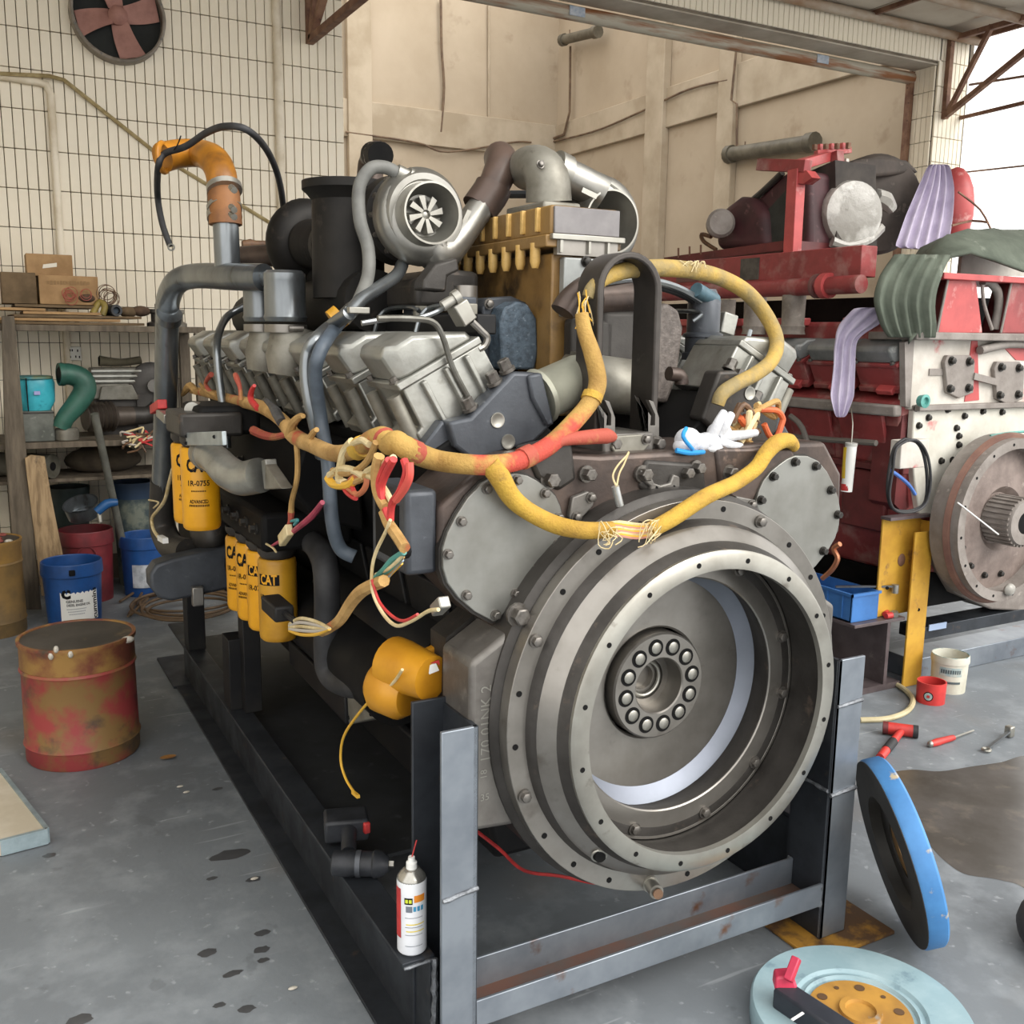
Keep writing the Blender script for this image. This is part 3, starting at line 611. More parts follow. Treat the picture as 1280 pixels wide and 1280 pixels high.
for k in range(3): part('end_rib', B().bb(XA0+.004, XA0+.012, YA0-.026, YA0-.012, zr, zl-.01) if k == 0 else B().bb(XA0+.03+k*.055, XA0+.036+k*.055, YA0-.026, YA0-.012, zr, zl-.01), mach, ac)
fp = part('front_plate', B().bb(XA0+.02, XA1-.012, YA0-.02, YA0+.005, W(705, 396, Y=YA0).z, W(705, 322, Y=YA0).z), M('pale_plate', '9ea1a0', '858886', rough=.4, metal=.4, sc=5), ac, bevel=.004)
part('bolt', B().hexbolt(W(732, 327, Y=YA0-.02), (0, -1, 0), .01, .015), bolt_b, fp)
part('front_casting', B().bb(XA0+.03, XA1-.02, YA0-.05, YA0, zb2-.05, W(705, 398, Y=YA0).z), iron_d, ac, bevel=.012)
part('bent_hose', B().tube(WP([(703, 390), (712, 376), (728, 362), (742, 356)], Y=.46), .03, 12, 4), iron_b, en)
part('cross_pipe', B().tube([W(745, 374, Y=.52), W(780, 372, Y=.52), W(800, 371, Y=.52)], .038, 16, 3), iron_b, en)
part('valley_casting', B().prism(WP([(752, 385), (800, 385), (806, 440), (790, 470), (752, 470)], Y=.5), (0, .1, 0)), iron_d, en, bevel=.02, seg=3)
part('left_valley_casting', B().prism(WP([(600, 385), (600, 340), (560, 335), (520, 350), (520, 385)], Y=.8), (0, .3, 0)), iron_d, en, bevel=.015)
part('valley_bracket', B().prism(WP([(528, 362), (530, 350), (545, 330), (572, 322), (575, 338), (560, 345), (558, 365)], Y=.7), (0, .06, 0)), iron_d, en, bevel=.006)
part('valve_stub', B().lathe(W(582, 388, Y=.7), (0, 0, 1), [(0, .03), (.06, .03)], 14), mach_d, en)
# ---- front turbocharger: axis along the engine
gun = M('dark_turbine', '2a2826', '201f1e', rough=.55, metal=.4, sc=7, c3='3a3531', sc3=16, spec=.25)
tc = W(523, 270, Y=.86); tb = part('turbocharger', B().lathe(tc, YA, [(-.035, .07), (-.05, .085), (-.05, .1), (-.02, .118), (.02, .118), (.045, .1), (.05, .06)], 48), M('turbo_alloy', '9c9a94', '83817b', rough=.36, metal=.75, sc=5, c3='6e6962', sc3=9), en)
# volute: spiral tube growing round the wheel and leaving up to the right
sp = []; rs = []
for i in range(25):
    a = R(55+245*i/24); rr_ = .03+.02*i/24; sp.append(tc+V((math.cos(a), 0, math.sin(a)))*(.08)+V((0, -.012, 0))); rs.append(rr_)
vm = MATS['turbo_alloy']
part('volute', B().tube(sp, rs, 14, 1), vm, tb)
e0 = sp[-1]; out1 = W(612, 243, Y=.9)
part('outlet_pipe', B().tube([sp[-2], W(552, 317, Y=.85), W(584, 283, Y=.87), out1], [.05, .049, .038, .035], 16, 5), vm, tb)
part('name_plate', B().prism([p+V((0, -.002, 0)) for p in WP([(574, 284), (584, 262), (589, 264), (579, 287)], Y=.835)], (0, .004, 0)), mach, tb)
ic = W(541, 266, Y=.755)
part('inlet_ring', B().lathe(ic, YA, [(0, .071), (0, .076), (.01, .076), (.06, .079), (.08, .079), (.08, .05), (.055, .052), (.03, .069)], 48, False, True), mach, tb)
wh = part('impeller', B().lathe(ic+V((0, .045, 0)), YA, [(0, .006), (.004, .012), (.03, .02), (.03, .05)], 20), mach, tb)
for k in range(8):
    a = R(45*k+10); e = V((math.cos(a), 0, math.sin(a))); s_ = V((-math.sin(a), 0, math.cos(a))); o = ic+V((0, .04, 0))
    part('blade', B().loft([[o+e*.011+s_*.004, o+e*.011-s_*.004, o+e*.011-s_*.006+V((0, .03, 0)), o+e*.011+s_*.0+V((0, .03, 0))], [o+e*.046+s_*.012, o+e*.046-s_*.004, o+e*.046-s_*.012+V((0, .03, 0)), o+e*.046-s_*.006+V((0, .03, 0))]]), mach, wh)
for k in range(14):
    a = R(360/14*k); q = tc+V((math.cos(a)*.112, .03, math.sin(a)*.112)); part('clamp_bolt', B().hexbolt(q, (0, 1, 0), .007, .02, False), bolt_m, tb)
part('turbine_housing', B().lathe(tc+V((0, .055, 0)), YA, [(0, .085), (.02, .115), (.09, .118), (.16, .1), (.2, .075)], 36), gun, tb)
# exhaust outlet stack with its round flange
rt = W(385, 305, Y=1.75)
sx = W(434, 225, Y=1.15); zf = sx.z
stk = part('exhaust_stack', B().lathe((sx.x, 1.15, zf-.32), (0, 0, 1), [(0, .1), (.1, .1), (.262, .098), (.28, .112), (.29, .124), (.312, .124), (.312, .1), (.25, .09)], 40), gun, en)
part('bellows', B().lathe((sx.x, 1.24, zf-.17), rt-V((sx.x, 1.24, zf-.17)), [(0, .075)]+[(.02*i+.01, .08 if i % 2 else .07) for i in range(1, 24)]+[(.5, .075)], 32), gun, stk)
rt_o = part('rear_turbocharger', B().torus(rt, (-.2, 1, 0), .085, .062, 32, 14), gun, en)
part('rear_core', B().lathe(rt, V((-.2, 1, 0)), [(-.06, .07), (.0, .09), (.12, .07)], 28), gun, rt_o)
part('rear_volute_leg', B().tube([rt+V((.02, 0, -.08)), rt+V((.08, -.1, -.2)), rt+V((.12, -.15, -.3))], [.07, .065, .06], 14, 4), gun, rt_o)
part('exhaust_manifold', B().tube([(sx.x+.02, 1.0, zf-.33), (sx.x+.02, 1.15, zf-.33), (sx.x+.02, 2.3, zf-.36)], .085, 18, 1), gun, en)
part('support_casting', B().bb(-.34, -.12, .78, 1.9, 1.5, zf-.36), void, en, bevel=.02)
part('rear_pipe', B().tube([W(296, 322, Y=2.0), W(342, 319, Y=1.85), rt], .037, 18, 1), iron_b, en)
part('oil_drain', B().tube([W(503, 330, Y=.87), W(495, 345, Y=.84), W(470, 362, Y=.78), W(452, 374, Y=.74), W(435, 393, Y=.70)], .0165, 12, 5), steel_p, en)
part('upper_elbow', B().tube([W(598, 262, Y=.9), W(612, 243, Y=.9), W(617, 233, Y=.9)], [.05, .0505, .05], 20, 3), M('brown_rubber', '57473f', '463a34', rough=.4, sc=8, spec=.4), en)
part('elbow_hose', B().tube([W(612, 243, Y=.9), W(622, 222, Y=.91), W(627, 206, Y=.94), W(625, 198, Y=1.0), W(623, 197, Y=1.05)], [.041, .044, .046, .046, .03], 20, 5), MATS['brown_rubber'], en)
part('drain_hose', B().tube([W(498, 217, Y=.84), W(480, 209, Y=.85), W(462, 212, Y=.85), W(449, 235, Y=.85), W(450, 275, Y=.84), W(460, 310, Y=.83), W(460, 345, Y=.80), W(448, 378, Y=.74)], .0165, 12, 6), rub_g, en)
part('hose_fitting', B().lathe(W(500, 217, Y=.84), V((.9, 0, -.3)), [(-.01, .02), (.02, .02), (.02, .026), (.035, .026)], 12), mach, en)
# long return pipes curving down the left side
part('return_pipe', B().tube([W(437, 391, Y=.70), W(412, 409, X=-.58), W(396, 424, X=-.645), W(385, 440, X=-.665), W(383, 470, X=-.67), W(388, 505, X=-.665), W(396, 540, X=-.65), W(402, 570, X=-.63)], .0165, 12, 6), steel_p, en)
part('return_hose', B().tube([W(448, 378, Y=.73), W(425, 403, X=-.54), W(408, 425, X=-.63), W(398, 445, X=-.66), W(394, 470, X=-.665), W(402, 530, X=-.645), W(410, 580, X=-.65), W(415, 650, X=-.65), W(425, 685, X=-.63), W(443, 696, X=-.60)], .0165, 12, 6), M('blue_grey_hose', '4e5863', '3e464f', rough=.5, sc=12), en)
part('clamp', B().cyl(W(416, 402, X=-.55), W(426, 394, X=-.53), .03, n=14), M('clamp_yellow', 'cf9a2c', 'a97a22', rough=.4, sc=20), en)
part('clamp', B().cyl(W(430, 397, X=-.52), W(441, 386, X=-.45), .021, n=14), mach, en)
part('pipe_bracket', B().box(W(448, 388, Y=.66), (.05, .02, .015)), mach, en, bevel=.002)
# ---- twin breather canisters and the long water pipe
for px_, yy in ((357, 0), (327, .12)):
    c = W(px_, 402, X=-.575); zt_ = W(px_, 338, X=-.575).z; r_ = .057 if yy == 0 else .052
    cn = part('breather_canister', B().lathe((c.x, c.y, c.z), (0, 0, 1), [(0, r_*.97), (.012, r_*1.06), (.02, r_), ((zt_-c.z)*.8, r_), ((zt_-c.z)*.82, r_*1.01), (zt_-c.z-.008, r_), (zt_-c.z, r_*.85)], 32), steel_p, en)
    part('canister_clamp', B().lathe((c.x, c.y, c.z-.03), (0, 0, 1), [(0, r_*.95), (0, r_*1.04), (.022, r_*1.04), (.022, r_*.95)], 32, False, True), mach_d, cn)
    part('clamp_screw', B().cyl((c.x-.01, c.y-r_-.008, c.z-.019), (c.x+.03, c.y-r_-.008, c.z-.019), .008, n=8), bolt_m, cn)
    part('canister_neck', B().lathe((c.x, c.y, c.z-.15), (.15, 0, 1), [(0, r_*.9), (.05, r_*1.15), (.1, r_*1.05), (.135, r_*.97)], 24), alu_d, cn)
    part('canister_inlet', B().tube([(c.x, c.y, zt_-.035), W(px_-28, 348, X=c.x-.02)], .024, 14, 1), steel_p, cn)
wp_ = part('water_pipe', B().tube([W(330, 347, X=-.60), W(290, 346, X=-.655), W(245, 345, X=-.70), W(222, 352, X=-.74), W(211, 372, X=-.75), W(209, 400, X=-.75), W(207, 500, X=-.75), W(204, 580, X=-.75), W(202, 640, X=-.75)], .0395, 24, 6), steel_p, en)
part('pipe_joint', B().tube([W(212, 392, X=-.75), W(211, 400, X=-.75)], .043, 24, 1), steel_p, wp_)
part('rubber_sleeve', B().tube([W(203, 600, X=-.75), W(202, 640, X=-.75), W(205, 665, X=-.745), W(216, 684, X=-.73), W(236, 690, X=-.70)], [.044, .046, .05, .052, .05], 20, 5), iron_d, wp_)
part('thin_pipe', B().tube([W(306, 383, X=-.54), W(285, 395, X=-.6), W(274, 415, X=-.66), W(271, 440, X=-.69), W(276, 490, X=-.69), W(282, 530, X=-.69), W(284, 560, X=-.69)], .0125, 10, 6), steel_p, en)
# rust coloured elbow with clamps on the far pipe
orange = M('rust_orange_elbow', 'b5781f', '8c5a1c', rough=.42, sc=7, c3='5b3a1e', sc3=9, lo3=.55, hi3=.75)
XO = -.655
el = part('orange_elbow', B().tube([W(203, 197, X=XO-.12), W(225, 192, X=XO-.06), W(250, 192, X=XO), W(267, 200, X=XO), W(276, 217, X=XO), W(279, 240, X=XO)], [.046, .044, .043, .046, .046, .043], 20, 6), orange, en)
part('elbow_lip', B().torus(W(204, 197, X=XO-.12), V((1, -.6, 0)), .043, .009, 24, 8), orange, el)
part('hose_joint', B().tube([W(279, 234, X=XO), W(281, 262, X=XO), W(282, 281, X=XO)], [.047, .048, .049], 20, 1), M('rusty_hose', '8a5a2e', '6b4426', rough=.6, sc=10), el)
for a, b_ in ((233, 239), (258, 263), (266, 273)):
    part('hose_clamp', B().tube([W(280, a, X=XO), W(281, b_, X=XO)], .052, 20, 1), mach, el); part('clamp_screw', B().cyl(W(289, (a+b_)/2-2, X=XO-.025), W(293, (a+b_)/2+2, X=XO-.025), .009, n=8), mach, el)
part('steel_stub', B().tube([W(282, 278, X=XO), W(285, 345, X=XO)], .038, 20, 1), steel_p, el)
bh = part('black_hose', B().tube([W(213, 308, X=XO-.08), W(203, 280, X=XO-.1), W(197, 245, X=XO-.11), W(198, 208, X=XO-.14), W(206, 192, X=XO-.12), W(232, 183, X=XO-.07), W(258, 166, X=XO-.025), W(282, 158, X=XO), W(310, 163, X=XO+.05), W(335, 190, X=XO+.15), W(350, 230, X=XO+.24), W(357, 285, X=XO+.34)], .0105, 10, 6), black_g, el)
part('hose_hook', B().torus(W(214, 309, X=XO-.08), (0, 1, .2), .01, .003, 14, 6), mach, bh)
part('cable_tie', B().tube(WP([(226, 170), (221, 183), (214, 190)], X=XO-.1), .002, 5, 2), ink, bh)
part('small_tap', B().lathe(W(303, 306, X=-.46), V((1, 0, .1)), [(0, .015), (.03, .02), (.05, .012), (.1, .01)], 10), wire_k, en)
# ---- right hand side: elbow, silver intake pipe, second turbocharger
re = part('intake_elbow', B().tube([W(660, 211, Y=.89), W(665, 209, Y=.84), W(675, 210, Y=.78), W(684, 222, Y=.74), W(686, 252, Y=.74)], [.057, .056, .055, .057, .06], 24, 5), alu_d, en)
part('elbow_flange', B().bb(W(660, 250, Y=.72).x, W(706, 250, Y=.72).x, .64, .84, zt, zt+.022), alu_d, re, bevel=.006)
part('elbow_knob', B().hexbolt(W(675, 206, Y=.70), (0, -1, .3), .008, .012), bolt_m, re)
part('intake_pipe', B().tube([W(690, 214, Y=.76), W(710, 221, Y=.76), W(735, 233, Y=.75), W(752, 243, Y=.74)], [.046, .046, .045, .05], 24, 4), vm, en)
part('pipe_sleeve', B().tube([W(692, 212, Y=.755), W(706, 219, Y=.755)], .052, 24, 1), mach, en)
t2 = W(752, 278, Y=.8); tb2 = part('turbocharger', B().torus(t2+V((0, .02, 0)), YA, .085, .045, 40, 14), vm, en)
part('inlet_ring', B().lathe(W(766, 277, Y=.70), YA, [(0, .079), (0, .084), (.1, .086), (.12, .086), (.12, .06), (.1, .06), (.03, .079)], 48, False, True), mach, tb2)
part('inlet_back', B().lathe(W(766, 277, Y=.70)+V((0, .11, 0)), YA, [(0, .03), (.02, .075)], 24), iron_d, tb2)
part('name_plate', B().prism(WP([(729, 234), (748, 243), (745, 249), (727, 240)], Y=.69), (0, .004, 0)), mach, tb2)
part('lid_bar', B().tube([W(625, 243, Y=1.3), W(690, 243, Y=1.1)], .012, 8, 1), steel_d, en)
part('rear_exhaust', B().cyl(W(476, 194, Y=2.2), W(466, 193, Y=2.4), .05, n=20), void, en); part('exhaust_elbow', B().tube([W(472, 194, Y=2.3), W(466, 200, Y=2.5), W(462, 240, Y=2.5), V((W(462, 240, Y=2.5).x, 2.5, 1.5))], .055, 14, 4), iron_b, en)
part('line_loop', B().tube(WP([(727, 222), (745, 222), (765, 232), (780, 245)], Y=.78), .007, 8, 4), mach, tb2)
# ---- right bank extras beyond the eye
part('oil_filler', B().lathe(W(877, 450, Y=.6), (0, 0, 1), [(0, .055), (.02, .055), (.022, .048), (.06, .048), (.062, .055), (.07, .055), (.075, .045), (.16, .045), (.19, .03)], 24), bluegrey, en)
part('solenoid', B().bar(W(905, 418, Y=.6), W(911, 392, Y=.6), .05, .03, up=(0, 1, 0)), alu, en, bevel=.004)
part('fuel_line', B().tube([W(938, 413, Y=.5), W(930, 440, Y=.48), W(920, 462, Y=.46), W(912, 480, Y=.45)], .006, 7, 3), steel_p, en)
for k, (y0_, m_) in enumerate(((347, steel_p), (353, black_g), (349, mach))):
    part('coolant_line', B().tube([W(756, y0_+6, Y=.5+k*.03), W(800, y0_+2, Y=.52+k*.03), W(845, y0_+12, Y=.55+k*.03), W(880, y0_+32, Y=.58+k*.03), W(892, y0_+45, Y=.58+k*.03)], .010, 8, 5), m_, en)
part('sleeve_tip', B().cyl(W(870, 362, Y=.56), W(893, 376, Y=.58), .02, n=12), M('teal_sleeve', '4d6a76', '3a525c', rough=.5, sc=20), en)
part('stub_elbow', B().tube([W(836, 467, Y=.42), W(850, 470, Y=.42), W(852, 480, Y=.42)], .018, 10, 3), iron_b, en)
for k in range(5):
    part('fuel_line', B().tube([(.335, .55+.28*k, 1.62), (.36, .55+.28*k, 1.642), (.36, .7+.28*k, 1.642), (.40, .72+.28*k, 1.57)], .006, 7, 3), steel_p, en)

# ---- low left side: silver elbow, filters, oil cooler, pipes
sm_ = W(330, 590, X=-.66)
se = part('outlet_elbow', B().tube([W(258, 568, X=-.79), W(270, 575, X=-.79), W(285, 590, X=-.775), W(303, 598, X=-.75), W(325, 594, X=-.72)], [.041, .041, .044, .046, .046], 24, 6), alu, en)
part('elbow_lip', B().tube([W(255, 566, X=-.79), W(260, 570, X=-.79)], .0445, 24, 1), alu_d, se)
part('square_flange', B().prism([W(326, 576, X=-.72), W(331, 574, X=-.72), W(336, 610, X=-.72), W(330, 612, X=-.72)], (.03, 0, 0)), alu, se, bevel=.003)
part('flange_wedge', B().prism([W(331, 580, X=-.73), W(352, 611, X=-.73), W(331, 612, X=-.73)], (.03, 0, 0)), alu_d, se, bevel=.003)
def oil_filter(c, r_, h, face, mt, prints=True, label_mark=True, dark_flag=False):
    """spin-on filter, c = centre of its base"""
    c = V(c); o = part('oil_filter', B().lathe(c, (0, 0, 1), [(0, r_*.88), (.006, r_*.97), (.016, r_), (h-.012, r_), (h-.004, r_*.97), (h, r_*.9)], 32), mt, en)
    part('filter_base', B().lathe(c+V((0, 0, h)), (0, 0, 1), [(0, r_*.8), (.015, r_*.98), (.03, r_*.98)], 24), iron_d, o)
    if prints:
        e = r_+.0008; u0 = c+V((0, 0, 0))
        if dark_flag:
            part('print_field', cyl_patch(c, r_+.0005, face, r_*1.2, h*.70, h*.83), ink, o)
            part('print', text_mesh('CAT', .04, on_cyl(c+V((0, 0, h*.765)), r_+.0012, face), .0012, r_*.95), cat_y, o)
            part('print', text_mesh('1R-0755', .022, on_cyl(c+V((0, 0, h*.55)), e, face), .0004, r_*1.1), ink, o)
        else:
            part('print', text_mesh('CAT', .052, on_cyl(c+V((0, 0, h*.79)), e, face), .0022, r_*1.25), ink, o)
            tri = B(); mp = on_cyl(c+V((0, 0, h*.745)), e+.0004, face+.06); tri.add([mp(-.018, 0), mp(.018, 0), mp(0, .016)], [(0, 1, 2)]); part('print', tri, cat_y, o)
            part('print', text_mesh('1R-0755', .022, on_cyl(c+V((0, 0, h*.58)), e, face), .0004, r_*1.15), ink, o)
            part('print', text_mesh('ADVANCED', .015, on_cyl(c+V((0, 0, h*.36)), e, face), .0003, r_*1.0), ink, o)
            bars(c, e, face, r_*1.1, h*.30, 12, .006, .6, ink, o); bars(c, e, face, r_*.8, h*.48, 9, .004, .6, ink, o)
    return o
def camface(c): return math.atan2(CAM.y-c[1], CAM.x-c[0])
f1 = W(253, 660, D=2.92); f1t = W(253, 556, D=2.92); hF = f1t.z-f1.z
oil_filter(f1, .054, hF, camface(f1)-.12, cat_y)
f0 = f1+V((-.004, .122, 0)); oil_filter(f0+V((0, 0, .0)), .054, hF, camface(f0)-.2, cat_y)
part('filter_head', B().bb(f1.x-.06, f1.x+.12, f1.y-.05, f0.y+.06, f1.z+hF+.03, f1.z+hF+.1), iron_d, en, bevel=.01)
mp_ = part('mount_plate', B().prism(WP([(229, 541), (277, 539), (278, 557), (229, 557)], X=-.835), (.012, 0, 0)), M('zinc_plate', 'b3bcbf', '97a0a3', rough=.35, metal=.6, sc=10), en, bevel=.002)
for x, y in ((233, 545), (233, 554), (268, 546)): part('bolt_hole', B().cyl(W(x, y, X=-.83), W(x, y, X=-.8365), .005, n=10), void, mp_)
fb = part('fuel_pump', B().bb(-.80, -.62, f1.y-.04, f1.y+.22, 1.28, 1.365), void, en, bevel=.015)
part('pump_cap', B().cyl(W(240, 512, X=-.80), W(246, 511, X=-.77), .022, n=18), mach, fb)
g1 = W(349, 797, D=2.85); g1t = W(349, 692, D=2.85); hG = g1t.z-g1.z; dirty_y = M('dirty_filter_yellow', 'c08d22', 'a77718', rough=.4, sc=8, c3='5f4218', sc3=9, lo3=.6, hi3=.75)
oil_filter(g1, .054, hG, camface(g1)-.5, dirty_y, dark_flag=True)
for k, m_ in ((1, cat_y), (2, cat_y), (3, cat_y)):
    c = g1+V((-.003*k, .12*k, .0)); oil_filter(c, .054, hG, camface(c)-.55, m_, dark_flag=(k == 1))
part('filter_rail', B().bb(g1.x-.06, g1.x+.2, g1.y-.08, g1.y+.62, g1.z+hG+.03, g1.z+hG+.14), void, en, bevel=.015)
for k in range(6): part('rail_bolt', B().hexbolt((g1.x-.06, g1.y-.02+k*.11, g1.z+hG+.09), (-1, 0, 0), .012, .02), bolt_b, en)
part('oil_cooler', B().cyl((-.5, .55, .74), (-.5, 2.2, .74), .1, n=24), void, en)
part('side_casting', B().prism([V((-.60, .9, z)) for z in (1.1,)]+[V((-.66, .9, 1.18)), V((-.62, .9, 1.3)), V((-.48, .9, 1.3)), V((-.46, .9, 1.05))], (0, 1.4, 0)), void, en, bevel=.01)
for k in range(5): part('side_stud', B().hexbolt((-.655, 1.0+k*.22, 1.19), (-1, 0, .4), .012, .018), bolt_b, en)
part('black_pipe', B().tube([W(378, 672, X=-.52), W(395, 682, X=-.56), W(406, 705, X=-.585), W(409, 750, X=-.59), W(408, 810, X=-.59), W(412, 840, X=-.585), W(430, 854, X=-.57), W(462, 857, X=-.56), W(480, 853, X=-.555)], .034, 16, 6), black_g, en)
part('pipe_union', B().cyl(W(476, 854, X=-.555), W(487, 852, X=-.555), .04, n=18), mach, en)
pw = W(470, 890, X=-.50)
part('pump_body', B().prism(WP([(430, 868), (466, 863), (470, 898), (436, 906)], X=-.46), (.1, 0, 0)), alu_d, en, bevel=.005)
part('pump_side', B().prism([W(430, 868, X=-.47), W(360, 800, X=-.47), W(362, 830, X=-.47), W(432, 906, X=-.47)], (.1, .0, 0)), black, en, bevel=.005)
part('pump_tail', B().prism(WP([(468, 870), (512, 862), (514, 885), (470, 897)], X=-.46), (.1, 0, 0)), alu_d, en, bevel=.005)
for x, y in ((436, 897), (464, 893)): part('bolt_hole', B().cyl(W(x, y, X=-.455), W(x, y, X=-.4615), .006, n=8), void, en)
part('pump_top', B().box(W(440, 830, X=-.47), (.09, .12, .05)), iron_d, en, bevel=.012)
part('starter_body', B().cyl((-.43, .42, .815), (-.43, 1.25, .80), .085, n=28), black, en)
# yellow starter nose
syel = M('starter_yellow', 'c88d1f', 'b47a18', rough=.4, sc=8)
sn_ = W(522, 852, Y=.36)
sb = part('starter_nose', B().lathe(W(540, 848, Y=.31), V((-.35, 1, .05)), [(0, .05), (.05, .055), (.1, .06), (.13, .06)], 24), syel, en)
part('starter_flange', B().prism(WP([(504, 828), (545, 808), (550, 818), (550, 846), (520, 868), (508, 852)], Y=.36), (0, .022, 0)), syel, sb, bevel=.005)
part('starter_bell', B().lathe(W(514, 868, Y=.38), V((-.5, 1, .1)), [(0, .05), (.02, .065), (.08, .065), (.1, .05)], 24), syel, sb)
part('warning_label', B().prism(WP([(530, 834), (545, 829), (549, 838), (537, 843)], Y=.306), (0, .002, 0)), ink_w, sb)
part('warning_label', B().prism(WP([(538, 829), (549, 825), (550, 832), (546, 829)], Y=.305), (0, .002, 0)), wire_r, sb)
# rounded blue-grey belt guard at the far end, front drive and damper
gp = WP([(293, 682), (295, 735), (215, 752), (198, 748), (188, 735), (187, 718), (195, 706), (215, 699)], Y=2.0)
part('belt_guard', B().prism(gp, (0, .1, 0)), bluegrey, en, bevel=.012, seg=3)
part('guard_lug', B().box(W(247, 745, Y=1.98), (.04, .03, .07)), mach_d, en, bevel=.004)
part('front_drive', B().prism([V((x, 2.45, z)) for x, z in ((-.62, .6), (-.62, .85), (-.45, 1.25), (.45, 1.25), (.6, .85), (.6, .5), (-.3, .4))], (0, .35, 0)), void, en, bevel=.02)
part('drive_casting', B().ball(W(262, 666, X=-.62), (.07, .11, .08)), iron_d, en)
lq = part('lower_fitting', B().lathe(W(812, 1104, Y=.10), W(823, 1118, Y=.05)-W(812, 1104, Y=.10), [(-.04, .016), (0, .016), (0, .019), (.008, .019), (.008, .016), (.04, .017), (.042, .0165), (.042, .011), (.03, .01)], 20), mach, en); part('fitting_bore', B().cyl(W(822, 1117, Y=.055), W(823, 1118, Y=.05), .0115, n=16), wire_k, lq)
# ================================================================ WIRING HARNESS on the grey engine
wh_ = thing('wiring_harness', 'yellow and red taped wiring harness draped along the grey engine', 'wiring harness', (-.5, .3, 1.2))
XL = -.665
trunk = [W(240, 488, X=XL), W(262, 492, X=XL), W(290, 500, X=XL), W(325, 508, X=XL), W(352, 525, X=XL-.005), W(368, 545, X=XL-.01), W(390, 556, X=XL-.01), W(418, 567, X=XL-.01), W(445, 563, X=XL-.01), W(466, 549, X=XL-.005), W(480, 547, X=XL), W(487, 556, X=XL), W(495, 550, X=-.66), W(508, 560, X=-.64), W(540, 574, Y=.235), W(580, 580, Y=.19), W(615, 581, Y=.17), W(650, 575, Y=.18), W(685, 558, Y=.2), W(715, 530, Y=.23), W(738, 502, Y=.25), W(747, 478, Y=.26), W(741, 445, Y=.27), W(731, 415, Y=.29), W(727, 392, Y=.30)]
part('main_loom', B().tube(trunk[:9], [.012, .016, .017, .018, .018, .02, .019, .019, .018], 12, 6), loom_t, wh_)
part('main_loom', B().tube(trunk[8:], [.018, .02, .022, .021, .019, .023, .022, .021, .021, .02, .02, .02, .02, .02, .019, .017, .015], 12, 6), loom_r, wh_)
for q_ in (8, 10, 13, 17, 20): part('tape_band', B().tube([trunk[q_]*.94+trunk[q_+1]*.06, trunk[q_]*.6+trunk[q_+1]*.4], .0232, 12, 1), (MATS.get('red_tape') or M('red_tape', 'a54c3c', 'b08450', rough=.75, sc=8, lo=.5, hi=.62, bump=.2, bsc=100)) if q_ in (10, 13, 17) else loom, wh_)
part('front_branch', B().tube([W(612, 580, Y=.165), W(625, 597, Y=.16), W(640, 622, Y=.165), W(662, 640, Y=.165), W(695, 656, Y=.13), W(730, 663, Y=.085), W(765, 662, Y=.075)], [.021, .022, .02, .019, .019, .018, .017], 12, 6), loom, wh_)
part('front_branch', B().tube([W(812, 663, Y=.075), W(840, 648, Y=.074), W(880, 622, Y=.078), W(905, 610, Y=.12), W(920, 603, Y=.16), W(945, 585, Y=.17), W(958, 566, Y=.18), W(972, 553, Y=.19), W(986, 551, Y=.2), W(992, 558, Y=.22)], [.017, .018, .018, .018, .018, .018, .019, .02, .018, .015], 12, 6), loom, wh_)
# frayed piece where bare wires show
rnd = random.Random(5)
for k in range(9):
    o = (k-4)*2.1; w_ = [W(760, 661+o*.8, Y=.07+.004*abs(k-4)), W(775, 661+o, Y=.07), W(795, 664+o, Y=.07), W(814, 663+o*.8, Y=.075)]
    part('bare_wire', B().tube(w_, .0036, 5, 3), (wire_w, wire_y, M('pink_wire', 'c58a78', rough=.6))[k % 3], wh_)
for k in range(16):
    c = W(762+rnd.choice((0, 45))+rnd.uniform(-6, 10), 664, Y=.05+rnd.uniform(-.005, .012)); pts = [c+V((rnd.uniform(-.02, .02), rnd.uniform(-.01, .005), rnd.uniform(-.035, .025))) for _ in range(4)]
    part('frayed_thread', B().tube(pts, .0011, 4, 3), wire_w, wh_)
part('red_branch', B().tube([W(690, 560, Y=.2), W(702, 551, Y=.2), W(730, 547, Y=.21), W(757, 545, Y=.225), W(768, 547, Y=.23)], [.011, .012, .016, .018, .009], 10, 4), M('red_tape', 'b8483c'), wh_)
part('rear_loom', B().tube([W(735, 372, Y=.33), W(741, 360, Y=.33), W(760, 345, Y=.34), W(790, 337, Y=.36), W(830, 335, Y=.38), W(870, 339, Y=.4), W(905, 349, Y=.42), W(935, 367, Y=.42), W(958, 395, Y=.42), W(971, 425, Y=.4), W(965, 450, Y=.37), W(945, 467, Y=.34), W(920, 480, Y=.31), W(903, 492, Y=.29), W(897, 506, Y=.29)], [.014, .016, .018, .02, .021, .021, .02, .02, .02, .019, .019, .019, .018, .018, .016], 12, 6), M('loom_grimy', 'b3944a', '8a7a52', rough=.75, sc=10, lo=.4, hi=.6, bump=.3, bsc=120), wh_)
for k in range(12):
    c = W(728+rnd.uniform(-6, 8), 385+rnd.uniform(-24, 14), Y=.31+rnd.uniform(-.01, .01)); part('frayed_thread', B().tube([c, c+V((rnd.uniform(-.01, .01), 0, -.02)), c+V((rnd.uniform(-.02, .02), 0, -.05))], .0016, 4, 3), wire_y if k % 3 else wire_w, wh_)
for k in range(10):
    c = W(865+rnd.uniform(-14, 14), 336, Y=.38); part('frayed_thread', B().tube([c, c+V((rnd.uniform(-.02, .02), -.01, .018)), c+V((rnd.uniform(-.03, .03), -.01, rnd.uniform(-.01, .012)))], .0011, 4, 3), wire_w, wh_)
